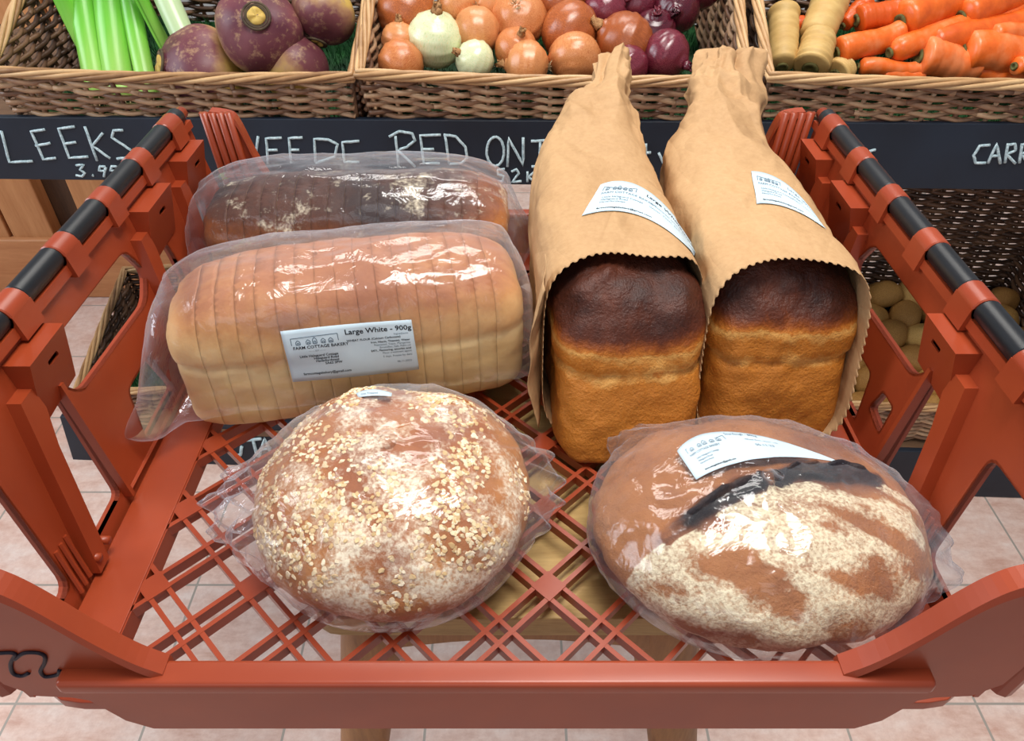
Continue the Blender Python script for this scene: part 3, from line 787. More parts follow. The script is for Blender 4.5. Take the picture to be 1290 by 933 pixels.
t.l(t.math('MINIMUM', t.math('MULTIPLY', fr.outputs[0], 1.35, True), .34), ms.inputs[0]); t.l(mh.outputs[0], ms.inputs[1]); t.l(gl.outputs[0], ms.inputs[2])
t.l(ms.outputs[0], t.out.inputs['Surface'])
M['film'] = t.m
def ridge(p, sc): return 1-abs(2*noise.noise(p*sc))
def make_bag(name, label, vs, fs, mat4, disp, group=None, mat='film', part='film', cat='bag'):
    """vs given in local frame of mat4"""
    me = bpy.data.meshes.new(part); me.from_pydata(vs, [], fs); me.update()
    bm = bmesh.new(); bm.from_mesh(me); bmesh.ops.recalc_face_normals(bm, faces=bm.faces); bm.normal_update()
    no = [v.normal.copy() for v in bm.verts]
    for v, n in zip(bm.verts, no): v.co = v.co+n*disp(v.co.copy(), n)
    bm.to_mesh(me); bm.free()
    rt = thing(name, mat4.translation, label, cat, group, rot=mat4.to_euler())
    ob = link(me, part, M[mat], rt)
    bvt = BVHTree.FromPolygons([mat4 @ v.co for v in me.vertices], [tuple(p.vertices) for p in me.polygons])
    return rt, ob, bvt
def sweep(secs, n=150):
    """secs: (x, ycentre, halfwidth, zbottom, ztop, power) rings in the YZ plane"""
    vs = []; fs = []
    for (x, yc, hw, zb, zt, p, sh) in secs:
        hh = (zt-zb)/2; zc = (zt+zb)/2
        for k in range(n):
            t = 2*math.pi*k/n
            th = math.atan2(hh*math.sin(t), hw*math.cos(t)); c, s = math.cos(th), math.sin(th)
            r = (abs(c/hw)**p+abs(s/hh)**p)**(-1/p)
            vs.append(Vector((x+sh*(s*r)/hh, yc+r*c, zc+r*s)))
    m = len(secs)
    for i in range(m-1):
        for k in range(n): fs.append((i*n+k, i*n+(k+1) % n, (i+1)*n+(k+1) % n, (i+1)*n+k))
    fs.append(tuple(range(n))[::-1]); fs.append(tuple((m-1)*n+k for k in range(n)))
    return vs, fs
def catmull(keys, xs):
    out = []
    for x in xs:
        i = 0
        while i < len(keys)-2 and x > keys[i+1][0]: i += 1
        a = keys[max(i-1, 0)]; b = keys[i]; c = keys[i+1]; d = keys[min(i+2, len(keys)-1)]
        t = (x-b[0])/(c[0]-b[0])
        row = [x]
        for k in range(1, len(b)):
            # monotone-ish hermite
            m0 = (c[k]-a[k])/max(1e-6, c[0]-a[0]); m1 = (d[k]-b[k])/max(1e-6, d[0]-b[0]); h = c[0]-b[0]
            row.append((2*t**3-3*t*t+1)*b[k]+(t**3-2*t*t+t)*h*m0+(-2*t**3+3*t*t)*c[k]+(t**3-t*t)*h*m1)
        out.append(tuple(row))
    return out
def lin_x(a, b, n): return [a+(b-a)*i/(n-1) for i in range(n)]
# bag of the white loaf: closed right end, flattened tail at the left end
keys = [(-.187, -.074, .006, .030, .037, 2, 0), (-.177, -.058, .024, .017, .050, 2, 0), (-.167, -.034, .044, .004, .078, 2.1, 0), (-.158, -.012, .058, .0003, .102, 2.4, 0), (-.150, 0, .064, .0002, .117, 2.7, 0),
        (-.10, 0, .0660, .0001, .137, 2.9, 0), (.0, 0, .0662, .0001, .139, 2.9, 0), (.10, 0, .066, .0001, .137, 2.9, 0), (.140, 0, .063, .0001, .126, 2.9, 0), (.150, 0, .055, .002, .112, 2.7, 0), (.1545, 0, .040, .012, .09, 2.4, 0)]
vs, fs = sweep(catmull(keys, lin_x(-.187, .1545, 140)), 170)
def film_disp(seed, amp=.0016, st=(1, 1, 1)):
    so = Vector((seed*3.3, seed, 0))
    def f(c, n):
        q = Vector((c.x*st[0], c.y*st[1], c.z*st[2]))+so
        w = max(0, min(1, c.z/.012))*max(.25, min(1, (c.x+.19)/.04) if seed == 1 else 1)
        return w*(amp*(ridge(q, 22)-.5)+amp*.6*(ridge(q+Vector((1, 1, 1)), 48)-.5)+amp*.35*noise.noise(q*110))
    return f
wmat = Matrix.Translation(WL) @ Matrix.Rotation(WY, 4, 'Z')
wbag, wfilm, wbv = make_bag('plastic_bag', 'clear plastic bag around the white loaf, with a Large White 900g label', vs, fs, wmat, film_disp(1, .0018, (.5, 1.2, 1)))
keys = [(-.168, 0, .020, .010, .03, 2, 0), (-.163, 0, .045, .002, .09, 2.4, 0), (-.152, 0, .060, .0002, .124, 2.8, 0),
        (-.10, 0, .0625, .0001, .143, 2.8, 0), (.0, 0, .063, .0001, .146, 2.8, 0), (.10, 0, .0625, .0001, .142, 2.8, 0), (.147, 0, .058, .0002, .122, 2.8, 0), (.157, .0, .040, .02, .10, 2.4, 0), (.172, .006, .014, .045, .080, 2.2, 0), (.190, .010, .018, .05, .090, 2.2, 0), (.198, .012, .020, .052, .094, 2.2, 0)]
vs, fs = sweep(catmull(keys, lin_x(-.168, .198, 130)), 170)
bmat = Matrix.Translation(BL) @ Matrix.Rotation(BY, 4, 'Z')
bbag, bfilm, bbv = make_bag('plastic_bag', 'clear unlabelled plastic bag around the dark-topped brown loaf at the back', vs, fs, bmat, film_disp(4, .0024, (.4, 1.3, 1.2)))
# bags of the round loaves
def dome_bag(ra, rb, H, ears, n=230, nz=54, zmax=.3, p=2.15, pz=2.05):
    vs = []; fs = []; rings = []
    for i in range(10):
        t = i/10; rings.append((t*zmax*H, .93+.07*math.sin(t*math.pi/2), t))
    for i in range(nz+1):
        u = math.sin(i/nz*math.pi/2); rings.append((zmax*H+(1-zmax)*H*u, max(.003, (1-u**pz))**.5, 1+u))
    for z, f, lv in rings:
        for k in range(n):
            th = 2*math.pi*k/n; c, s = math.cos(th), math.sin(th)
            r = (abs(c/ra)**p+abs(s/rb)**p)**(-1/p)*f
            e = 0
            for (ang, wd, ln, zc) in ears:
                da = (th-ang+math.pi) % (2*math.pi)-math.pi
                e += ln*math.exp(-(da/wd)**2)*math.exp(-((z-zc)/(H*.22))**2)*(1+.25*math.sin(th*34+z*160)+.20*math.sin(th*61))
            vs.append(Vector(((r+e)*c, (r+e)*s, z)))
    m = len(rings)
    for i in range(m-1):
        for k in range(n): fs.append((i*n+k, i*n+(k+1) % n, (i+1)*n+(k+1) % n, (i+1)*n+k))
    fs.append(tuple(range(n))[::-1]); fs.append(tuple((m-1)*n+k for k in range(n)))
    return vs, fs
vs, fs = dome_bag(.1045, .1035, .089, [(math.radians(184), .38, .027, .030), (math.radians(-4), .30, .017, .034), (math.radians(14), .20, .010, .05)])
omat = Matrix.Translation(OATL)
obag, ofilm, obv = make_bag('plastic_bag', 'crinkled clear plastic bag around the oat-topped round loaf', vs, fs, omat, film_disp(7, .0022))
vs, fs = dome_bag(.1220, .0985, .0795, [(math.radians(136), .16, .024, .022), (math.radians(4), .22, .010, .03), (math.radians(-14), .12, .018, .012)], p=2.05)
smat = Matrix.Translation(SL) @ Matrix.Rotation(SY, 4, 'Z')
sbag, sfilm, sbv = make_bag('plastic_bag', 'shiny clear plastic bag around the oval floury loaf', vs, fs, smat, film_disp(11, .0022))

# ================================================================== PAPER BAGS
def paper():
    t = NT('kraft_paper')
    n1 = t.noise(7, 4, .6); n2 = t.noise(220, 3, .6, stretch=(1, 1, 1)); n3 = t.noise(9, 3, .5, dist=.8, stretch=(1, .6, 1))
    c = t.ramp(n1, [(.25, rgb(176, 138, 98)), (.75, rgb(196, 158, 114))])
    c = t.mix(.18, c, t.ramp(n2, [(.3, rgb(160, 116, 76)), (.7, rgb(210, 170, 126))]))
    cr = t.math('ABSOLUTE', t.math('SUBTRACT', n3, .5))
    hh = t.math('ADD', t.math('MULTIPLY', cr, 1.0), t.math('MULTIPLY', n2, .04))
    vo = t.node('ShaderNodeTexVoronoi'); vo.inputs['Scale'].default_value = 13; vo.inputs['Randomness'].default_value = 1
    tc = t.node('ShaderNodeTexCoord'); mp = t.node('ShaderNodeMapping'); mp.inputs['Scale'].default_value = (1.3, .6, 1); mp.inputs['Rotation'].default_value = (0, 0, .5)
    t.l(tc.outputs['Object'], mp.inputs['Vector']); t.l(mp.outputs[0], vo.inputs['Vector'])
    hh = t.math('ADD', hh, t.math('MULTIPLY', vo.outputs['Distance'], -.8))
    t.bump(hh, .75, .016)
    return t.base(c, .62, .2)
M['paper'] = paper()
def paper_bag(label, keys, loc, seed, nsec=120, n=300, front=None, yaw=0):
    """keys: (y, xcentre, halfwidth, zbottom, ztop, power) ; mouth at the small-y end"""
    ys = lin_x(keys[0][0], keys[-1][0], nsec); rows = catmull(keys, ys)
    vs = []; fs = []
    rn = random.Random(seed); so = Vector((seed, seed*2, 0))
    for i, (y, xc, hw, zb, zt, p) in enumerate(rows):
        hh = (zt-zb)/2; zc = (zt+zb)/2; f = i/(nsec-1)
        for k in range(n):
            t = 2*math.pi*k/n
            th = math.atan2(hh*math.sin(t), hw*math.cos(t)); c, s = math.cos(th), math.sin(th)
            r = (abs(c/hw)**p+abs(s/hh)**p)**(-1/p)
            # mouth line: the cut edge differs around the ring, and it is pinked
            yo = front(c*r/hw, s*r/hh)+(.0013 if k % 4 < 2 else -.0013)
            fade = max(0, 1-f*2.2)
            yy = y+yo*fade
            q = Vector((xc+r*c, yy, zc+r*s))
            nrm = Vector((c, 0, s))
            g = sstep(0, .12, f)
            am = (.0022+.0062*sstep(.40, 1, f))*g
            q += nrm*am*(ridge(Vector((q.x*1.0, q.y*.8, q.z))+so, 17)-.55)*1.6
            q += nrm*am*.6*(ridge(q+so*2, 40)-.5)+nrm*.0035*g*(ridge(q*1.0+so, 9)-.6)
            q += nrm*.0075*sstep(.25, .8, f)*(ridge(Vector((c*1.3+f*1.2, s*1.3, f*1.6))+so, 1.3)-.6)
            vs.append(q+loc)
    for i in range(nsec-1):
        for k in range(n): fs.append((i*n+k, i*n+(k+1) % n, (i+1)*n+(k+1) % n, (i+1)*n+k))
    fs.append(tuple((nsec-1)*n+k for k in range(n)))
    rt = thing('paper_bag', loc, label, 'bag')
    mb = MB(); mb.v = vs; mb.f = fs; mb.a = [0]*len(vs)
    me = bpy.data.meshes.new('paper'); me.from_pydata([v-loc for v in vs], [], fs); me.update()
    o = link(me, 'paper', M['paper'], rt)
    so_ = o.modifiers.new('thickness', 'SOLIDIFY'); so_.thickness = .0004; so_.offset = 0
    return rt, o, BVHTree.FromPolygons([v for v in vs], fs), rows
Z0 = Vector((0, 0, T))
# left bag: mouth open, its left side flaring out
def frontA(c, s):     # c: -1 left .. 1 right ; s: 1 top
    return -.012*max(0, -c)*(1-max(0, s))-.018*max(0, -s)+.010*(c if c > 0 else 0)*max(0, s)-.008*abs(c)+.004*math.sin(3+c*5)
keysA = [(.492, .0890, .0640, .0005, .1570, 4.4), (.56, .0840, .0640, .0005, .1600, 4.4), (.62, .080, .0630, .0006, .164, 4.0), (.67, .079, .060, .004, .170, 3.4), (.72, .083, .051, .035, .178, 2.8), (.78, .093, .036, .085, .186, 2.4), (.83, .105, .022, .135, .190, 2.2), (.855, .113, .012, .160, .190, 2.0), (.864, .117, .009, .170, .190, 2.0)]
pbA, paA, paBV, rA = paper_bag('brown paper bag with a twisted pointed top, leftmost of the two paper bags', keysA, Z0, 3, front=frontA)
def frontB(c, s):
    return -.020*max(0, -c)**1.5*(1-.6*max(0, s))-.026*max(0, c)**2*(1-.7*max(0, s))-.02*max(0, -s)+.003*math.sin(2+c*4)
keysB = [(.480, .2130, .0620, .0008, .1590, 4.2), (.56, .2100, .0640, .0005, .1620, 4.2), (.62, .2070, .0635, .0006, .166, 4.0), (.68, .206, .060, .006, .172, 3.2), (.74, .211, .050, .045, .180, 2.8), (.79, .222, .042, .095, .184, 2.5), (.83, .236, .038, .140, .188, 2.3), (.865, .248, .037, .168, .192, 2.2), (.880, .252, .034, .178, .192, 2.2)]
pbB, pB_, pbBV, rB = paper_bag('brown paper bag with a broad flat folded top, rightmost of the two paper bags', keysB, Z0, 8, front=frontB)
# torn side flap of the left bag, seen from its inner side
m = MB()
fl = []
cols, rows_ = 12, 26
for j in range(rows_):
    for i in range(cols):
        u, v = i/(cols-1), j/(rows_-1)
        y = .488-.045*u*(1-.35*v)-.0015*((j % 2)*u)
        x = .0255-.0125*u*math.sin(v*math.pi*.9+.25)-.003*noise.noise(Vector((u*2, v*5, 1)))
        fl.append(V(x, y, .020+.140*v-.012*u*v))
m.add(fl, [(j*cols+i, j*cols+i+1, (j+1)*cols+i+1, (j+1)*cols+i) for j in range(rows_-1) for i in range(cols-1)])
f_ = m.build('side_flap', M['paper'], pbA, smooth=True); q = f_.modifiers.new('thickness', 'SOLIDIFY'); q.thickness = .0004
# small folded-over pleat at the mouth of the left bag, and the bent tips
def strip(parent, bvt, pixrows, name, lift, mat='paper', thick=.0005):
    """a paper strip lying on the bag: rows of pixel points cast on to the bag surface"""
    vs = []; w_ = len(pixrows[0])
    for j, row in enumerate(pixrows):
        for i, (px, py) in enumerate(row):
            r = ray(px, py).normalized(); h = bvt.ray_cast(Vector((0, 0, HC+T)), r)
            if h[0] is None: h = (Vector((0, 0, HC+T))+r*last, -r)
            else: last = (h[0]-Vector((0, 0, HC+T))).length
            n = h[1] if h[1].dot(r) < 0 else -h[1]
            vs.append(h[0]+n*(lift if not callable(lift) else lift(i, j)))
    m = MB(); m.add(vs, [(j*w_+i, j*w_+i+1, (j+1)*w_+i+1, (j+1)*w_+i) for j in range(len(pixrows)-1) for i in range(w_-1)])
    o = m.build(name, M[mat], parent, smooth=True); s_ = o.modifiers.new('thickness', 'SOLIDIFY'); s_.thickness = thick; s_.offset = 1
    return o

# ================================================================== LABELS with printing
def label(parent, bvt, top, bot, prints, name='label', lift=.0008, nu=26, nv=12, lbl=None):
    """top/bot: three pixel points each (left, middle, right); prints: (text, u, v, size, style, align)"""
    def quad(a, b, c, t): return ((1-t)*(1-2*t)*a+4*t*(1-t)*b+t*(2*t-1)*c)
    O = Vector((0, 0, HC+T)); last = [None]
    def surf(u, v, up):
        tx, ty = quad(top[0][0], top[1][0], top[2][0], u), quad(top[0][1], top[1][1], top[2][1], u)
        bx, by = quad(bot[0][0], bot[1][0], bot[2][0], u), quad(bot[0][1], bot[1][1], bot[2][1], u)
        px, py = tx+(bx-tx)*v, ty+(by-ty)*v
        r = ray(px, py).normalized(); h = bvt.ray_cast(O, r)
        if h[0] is None:
            if last[0] is None: return O+r*.6
            return O+r*last[0]
        last[0] = (h[0]-O).length
        n = h[1] if h[1].dot(r) < 0 else -h[1]
        return h[0]+n*up
    # sample, smooth the sheet so that it lies taut, then print by interpolation
    G = [[surf(i/nu, j/nv, lift) for i in range(nu+1)] for j in range(nv+1)]
    for it in range(3):
        H_ = [[p.copy() for p in r] for r in G]
        for j in range(nv+1):
            for i in range(nu+1):
                nb = [H_[jj][ii] for jj, ii in ((j-1, i), (j+1, i), (j, i-1), (j, i+1)) if 0 <= jj <= nv and 0 <= ii <= nu]
                if len(nb) == 4: G[j][i] = H_[j][i]*.4+sum(nb, Vector())*.15
    def at(u, v, up=0):
        x = min(max(u, 0), .9999)*nu; y = min(max(v, 0), .9999)*nv; i, j = int(x), int(y); fx, fy = x-i, y-j
        p = G[j][i].lerp(G[j][i+1], fx).lerp(G[j+1][i].lerp(G[j+1][i+1], fx), fy)
        n = (G[j][i+1]-G[j][i]).cross(G[j][i]-G[j+1][i]).normalized()
        if n.dot(p-O) > 0: n = -n
        return p+n*up
    m = MB(); vs = [p for r in G for p in r]; w_ = nu+1
    m.add(vs, [(j*w_+i, j*w_+i+1, (j+1)*w_+i+1, (j+1)*w_+i) for j in range(nv) for i in range(nu)])
    o = m.build(name, M['label'], None, smooth=True)
    o.parent = parent; o.matrix_parent_inverse = (Matrix.Translation(parent.location) @ parent.rotation_euler.to_matrix().to_4x4()).inverted(); OFF[o.name] = Vector()
    # recalculated normals may face inward; thickness grows both ways
    s_ = o.modifiers.new('thickness', 'SOLIDIFY'); s_.thickness = .00025; s_.offset = 0
    o['label'] = lbl or 'white printed paper label'
    ratio = ((G[0][nu]-G[0][0]).length)/max(1e-4, (G[nv][0]-G[0][0]).length)
    for mt in ('ink', 'ink_faint'):
        tm = MB()
        for (txt, u, v, size, style, al) in prints:
            if style != mt: continue
            if isinstance(txt, list):       # line art: polylines in (u,v)
                for st in txt:
                    for a, b in zip(st, st[1:]):
                        a, b = Vector(a), Vector(b); d = (b-a); L_ = math.hypot(d.x*ratio, d.y); nn = Vector((-d.y/ratio, d.x*ratio))/max(L_, 1e-6)*size/2
                        nn = Vector((-d.y/ratio, d.x*ratio)); nn = nn/max(1e-6, math.hypot(nn.x*ratio, nn.y))*size/2
                        q = [a+nn, a-nn, b-nn, b+nn]; tm.add([at(p.x, p.y, .0003) for p in q], [(0, 1, 2, 3)])
                continue
            cu = bpy.data.curves.new('t', 'FONT'); cu.body = txt; cu.size = 1; cu.resolution_u = 2; cu.align_x = al
            if mt == 'ink': cu.offset = .018
            ob = bpy.data.objects.new('t', cu); COL.objects.link(ob)
            bpy.context.view_layer.update()
            me = ob.evaluated_get(bpy.context.evaluated_depsgraph_get()).to_mesh()
            vs = [at(u+p.co.x*size/ratio, v-p.co.y*size, .0003) for p in me.vertices]
            tm.add(vs, [tuple(p.vertices) for p in me.polygons])
            ob.to_mesh_clear(); bpy.data.objects.remove(ob); bpy.data.curves.remove(cu)
        if tm.v: tm.build('printed_text', M[mt], o)
    return o
def logo(u0=.06, u1=.42, v0=.14, v1=.30):
    w_ = u1-u0; L_ = []
    L_.append([(u0, v1), (u0, v0+.03), (u1, v0+.01), (u1, v1-.02)])
    for i, k in enumerate((.14, .36, .50, .68, .84)):
        x = u0+w_*k; h = .085 if i != 2 else .12; d = .016
        L_.append([(x-d, v1), (x-d, v1-h*.6), (x, v1-h), (x+d, v1-h*.6), (x+d, v1), (x-d, v1)])
        L_.append([(x-d*.4, v1), (x-d*.4, v1-h*.4), (x+d*.4, v1-h*.4), (x+d*.4, v1)])
    return L_
full = [(logo(), 0, 0, .012, 'ink_faint', 'LEFT'),
        ('FARM COTTAGE BAKERY', .065, .385, .078, 'ink', 'LEFT'), ('— — EST — —', .18, .45, .04, 'ink_faint', 'LEFT'),
        ('Little Haleguard Cottage', .40, .545, .062, 'ink', 'RIGHT'), ('Haleguard Road', .40, .60, .062, 'ink', 'RIGHT'), ('Haverfordwest', .40, .655, .062, 'ink', 'RIGHT'), ('SA62 3PW', .42, .71, .062, 'ink', 'RIGHT'),
        ('farmcottagebakery@gmail.com', .10, .885, .062, 'ink', 'LEFT'),
        ('Large White - 900g', .475, .19, .135, 'ink', 'LEFT'),
        ('WHEAT FLOUR (Calcium Carbonate)', .48, .33, .055, 'ink', 'LEFT'), ('Ingredients', .96, .27, .052, 'ink_faint', 'RIGHT'),
        ('Iron, Niacin, Thiamin), Water', .965, .40, .052, 'ink', 'RIGHT'), ('Rapeseed, Yeast, Margarine', .965, .455, .052, 'ink_faint', 'RIGHT'),
        ('Emulsifier, Salt, Palm oil', .965, .51, .052, 'ink_faint', 'RIGHT'), ('E471, Flavouring, ascorbic acid', .965, .565, .052, 'ink', 'RIGHT'), ('Flour treatment agent', .965, .62, .052, 'ink_faint', 'RIGHT'),
        ('5 days. Freeze by date', .965, .69, .052, 'ink_faint', 'RIGHT'), ('06.11.2023', .955, .81, .052, 'ink_faint', 'RIGHT')]
label(wbag, wbv, [(353, 417), (436, 408), (518, 402)], [(369, 480), (448, 473), (528, 464)], full, nu=30, lbl='white label printed Large White - 900g')
faint = [(logo(.07, .40, .12, .28), 0, 0, .012, 'ink_faint', 'LEFT'), ('FARM COTTAGE BAKERY', .07, .40, .085, 'ink_faint', 'LEFT'),
         ('Little Haleguard Cottage', .10, .54, .07, 'ink_faint', 'LEFT'), ('Haleguard Road', .10, .62, .07, 'ink_faint', 'LEFT'), ('Haverfordwest', .10, .70, .07, 'ink_faint', 'LEFT'),
         ('farmcottagebakery@gmail.com', .10, .90, .07, 'ink', 'LEFT')]
label(sbag, sbv, [(853, 569), (924, 545), (1060, 584)], [(877, 605), (960, 578), (1062, 584.5)], faint+[('Sourdough - 800g', .42, .12, .10, 'ink_faint', 'LEFT'), ('Wheat flour, water, salt', .52, .30, .07, 'ink_faint', 'LEFT'), ('05.11.23', .55, .52, .12, 'ink_faint', 'LEFT')], lbl='white curling label on top of the bag')
label(pbA, paBV, [(756, 234), (816, 242), (877, 316)], [(733, 273), (806, 273), (868, 308)][:2]+[(874, 322)], faint+[('Large Wholemeal', .50, .22, .12, 'ink', 'LEFT'), ('Wholemeal wheat flour', .55, .40, .07, 'ink_faint', 'LEFT'), ('Water, Yeast, Salt', .55, .54, .07, 'ink_faint', 'LEFT')], lift=.0012, lbl='white label curving over the right side of the bag')
label(pbB, pbBV, [(946, 217), (990, 233), (1033, 282)], [(953, 258), (995, 264), (1040, 290)], faint+[('Large Wholemeal', .50, .22, .12, 'ink_faint', 'LEFT'), ('Water, Yeast, Salt', .55, .54, .07, 'ink_faint', 'LEFT')], lift=.0012, lbl='white label on the upper right of the bag')
label(obag, obv, [(449, 497), (470, 492), (494, 497)], [(452, 502), (472, 500), (493, 501)], [('Oat Topped', .12, .7, .4, 'ink_faint', 'LEFT')], lift=.0012, nu=10, nv=5, lbl='edge of a white label on the crown of the bag')

# ================================================================== BASKETS
def basket(label, x0, x1, d0, z0, depth, hf, hb, tilt, mats, taper=.03, sag=.006, group=None, seed=1, grass=True, turn=0, fat=1):
    org = S((x0+x1)/2, d0, z0); wd = (x1-x0)
    mt = Matrix.Translation(org) @ Matrix.Rotation(-math.atan(.047)+turn, 4, 'Z') @ Matrix.Rotation(math.atan(tilt), 4, 'X')
    rt = thing('wicker_basket', org, label, 'basket', group, rot=mt.to_euler())
    rn = random.Random(seed); PI = .0071
    def hgt(y): return hf+(hb-hf)*(y/depth)**1.2 if y > 0 else hf
    def pt(x, y, z):      # walls lean outwards
        f = z/hf
        cx = x*(1-taper*(1-min(1.3, f))*1.6); cy = y+(.014 if y < depth/2 else -.014)*(1-min(1.3, f))
        return Vector((cx, cy, z))
    def panel(name, a, b, mat, front=False):
        m = MB(); ax, ay = a; bx, by = b; L = math.hypot(bx-ax, by-ay); ns = max(3, round(L/.044)); sp = L/ns
        nx, ny = (by-ay)/L, -(bx-ax)/L
        hmax = max(hgt(ay), hgt(by)); rows = int(hmax/PI)
        for j in range(rows):
            z = .004+j*PI; m.r = rn.random()
            path = []; N = ns*5
            for i in range(N+1):
                f = i/N; x = ax+(bx-ax)*f; y = ay+(by-ay)*f
                if z > hgt(y)-.006: 
                    continue
                o = .0052*math.cos(math.pi*(i/5)+math.pi*(j % 2)+.0)
                zz = z+.0016*math.sin(math.pi*i/5)*(1 if j % 2 else -1)+rn.uniform(-.0005, .0005)
                if front: zz -= sag*math.sin(math.pi*f)*z/hf
                path.append(pt(x, y, zz)+Vector((nx*o, ny*o, 0)))
            # break the weavers in two or three rods so that the tint changes along the row
            if len(path) < 4: continue
            k = 0
            while k < len(path)-2:
                e = min(len(path)-1, k+rn.randint(9, 24)); m.r = rn.random()
                seg = path[k:e+1]
                if len(seg) > 1:
                    m.tube(seg, rn.uniform(.0034, .0042)*fat, 6)
                k = e
        for i in range(ns+1):
            f = i/ns; x = ax+(bx-ax)*f; y = ay+(by-ay)*f; m.r = rn.random()
            m.tube([pt(x, y, 0), pt(x, y, hgt(y)*.5), pt(x, y, hgt(y)-.002)-Vector((0, 0, sag*math.sin(math.pi*f) if front else 0))], .0034, 6)
        m.build(name, mat, rt, smooth=True, local=True)
    h = wd/2
    panel('front_panel', (-h, 0), (h, 0), mats[0], True)
    panel('side_panel', (h, 0), (h, depth), mats[1]); panel('back_panel', (h, depth), (-h, depth), mats[2]); panel('side_panel', (-h, depth), (-h, 0), mats[1])
    # bound rim
    m = MB(); loop = []
    n_ = 60
    for i in range(n_): f = i/n_; loop.append((-h+wd*f, 0, True, f))
    for i in range(44): f = i/44; loop.append((h, depth*f, False, f))
    for i in range(n_): f = i/n_; loop.append((h-wd*f, depth, False, f))
    for i in range(44): f = i/44; loop.append((-h, depth*(1-f), False, f))
    nn = len(loop)
    for st_ in range(5):
        path = []; m.r = rn.random()
        for i, (x, y, fr_, f) in enumerate(loop):
            ph = i*2*math.pi*(7/nn)+st_*2*math.pi/5
            p = pt(x, y, hgt(y)+.002)
            if fr_: p.z -= sag*math.sin(math.pi*f)
            q = Vector((x, (y-depth/2)*h/(depth/2), 0)).normalized()
            path.append(p+q*.0056*math.cos(ph)+Vector((0, 0, .0050*math.sin(ph))))
        m.tube(path, .0034, 7, closed=True)
    m.build('rim', M['wick_rim'] if mats[0] is not M['wick_dark'] else mats[0], rt, smooth=True, local=True)
    m = MB()
    for i in range(26):
        m.r = rn.random(); x = -h*.93+wd*.93*i/25
        m.tube([Vector((x, .016, .002)), Vector((x, depth-.016, .002))], .0042, 6)
    for j in range(8):
        m.r = rn.random(); y = .02+(depth-.04)*j/7; m.tube([Vector((-h*.93, y, -.002)), Vector((h*.93, y, -.002))], .003, 6)
    m.build('base_weave', mats[1], rt, smooth=True, local=True)
    if grass:
        m = MB(); gz = .050
        def gp(x, y): return Vector((x, y, gz+.012*noise.noise(Vector((x*9, y*9, seed)))))
        nx_, ny_ = 24, 16
        vs = [gp(-h*.93+wd*.93*i/nx_, .02+(depth-.04)*j/ny_) for j in range(ny_+1) for i in range(nx_+1)]
        m.add(vs, [(j*(nx_+1)+i, j*(nx_+1)+i+1, (j+1)*(nx_+1)+i+1, (j+1)*(nx_+1)+i) for j in range(ny_) for i in range(nx_)])
        for k in range(5200):
            x = rn.uniform(-h*.92, h*.92); y = rn.uniform(.02, depth-.02); p = gp(x, y)
            a = rn.uniform(0, 6.28); dx = Vector((math.cos(a), math.sin(a), 0)); L_ = rn.uniform(.010, .020)
            t_ = p+Vector((rn.uniform(-.006, .006), rn.uniform(-.006, .006), L_))
            m.add([p-dx*.0008, p+dx*.0008, t_], [(0, 1, 2)])
        me = m.mesh('artificial_grass')
        go = link(me, 'artificial_grass', M['grass'], None); go.matrix_world = mt
        tag(go, 'green artificial grass mat lining the '+label.split(',')[0], 'grass mat', None, 'stuff')
    return rt, mt
UT = .22
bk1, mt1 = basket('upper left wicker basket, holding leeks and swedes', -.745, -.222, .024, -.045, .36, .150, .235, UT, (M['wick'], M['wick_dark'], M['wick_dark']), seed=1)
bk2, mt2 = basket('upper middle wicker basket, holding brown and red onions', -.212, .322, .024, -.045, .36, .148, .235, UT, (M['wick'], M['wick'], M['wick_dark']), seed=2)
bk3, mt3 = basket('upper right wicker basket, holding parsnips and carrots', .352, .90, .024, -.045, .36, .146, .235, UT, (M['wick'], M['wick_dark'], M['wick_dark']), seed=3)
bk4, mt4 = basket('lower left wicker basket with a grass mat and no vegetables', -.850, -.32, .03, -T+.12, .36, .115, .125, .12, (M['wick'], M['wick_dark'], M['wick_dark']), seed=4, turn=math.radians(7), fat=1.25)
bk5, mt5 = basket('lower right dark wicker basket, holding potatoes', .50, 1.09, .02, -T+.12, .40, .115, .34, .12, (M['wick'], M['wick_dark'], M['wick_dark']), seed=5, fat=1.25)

# ================================================================== VEGETABLES
def veg_mat(name, stops, scale=8, stretch=(1, 1, .18), rough=.35, spec=.5, speck=None, bump=.1, grad=None, mixf=.0):
    t = NT(name); nz = t.noise(scale, 4, .6, stretch=stretch); oi = t.node('ShaderNodeObjectInfo')
    f = nz
    if grad:       # along the own axis of the vegetable
        tc = t.node('ShaderNodeTexCoord'); sx = t.node('ShaderNodeSeparateXYZ'); t.l(tc.outputs['Object'], sx.inputs[0])
        f = t.math('ADD', t.math('MULTIPLY', sx.outputs['Z'], grad[0]), t.math('ADD', t.math('MULTIPLY', nz, grad[1]), grad[2]))
    f = t.math('ADD', f, t.math('MULTIPLY', t.math('SUBTRACT', oi.outputs['Random'], .5), mixf))
    c = t.ramp(f, [(p, rgb(*q)) for p, q in stops])
    if speck:
        s2 = t.noise(70, 4, .7); c = t.mix(t.ramp(s2, [(.52, (0, 0, 0, 1)), (.66, (.8, .8, .8, 1))]), c, rgb(*speck))
    t.bump(t.noise(scale*3, 3, .6, stretch=stretch), bump, .002)
    return t.base(c, rough, spec)
M['onion'] = veg_mat('brown_onion_skin', [(.25, (150, 76, 36)), (.5, (190, 106, 54)), (.75, (214, 146, 92))], 40, (1, 1, .12), .28, .6, mixf=.5)
M['onion_pale'] = veg_mat('peeled_onion', [(.3, (196, 206, 146)), (.55, (222, 226, 186)), (.8, (226, 200, 120))], 22, (1, 1, .15), .2, .6)
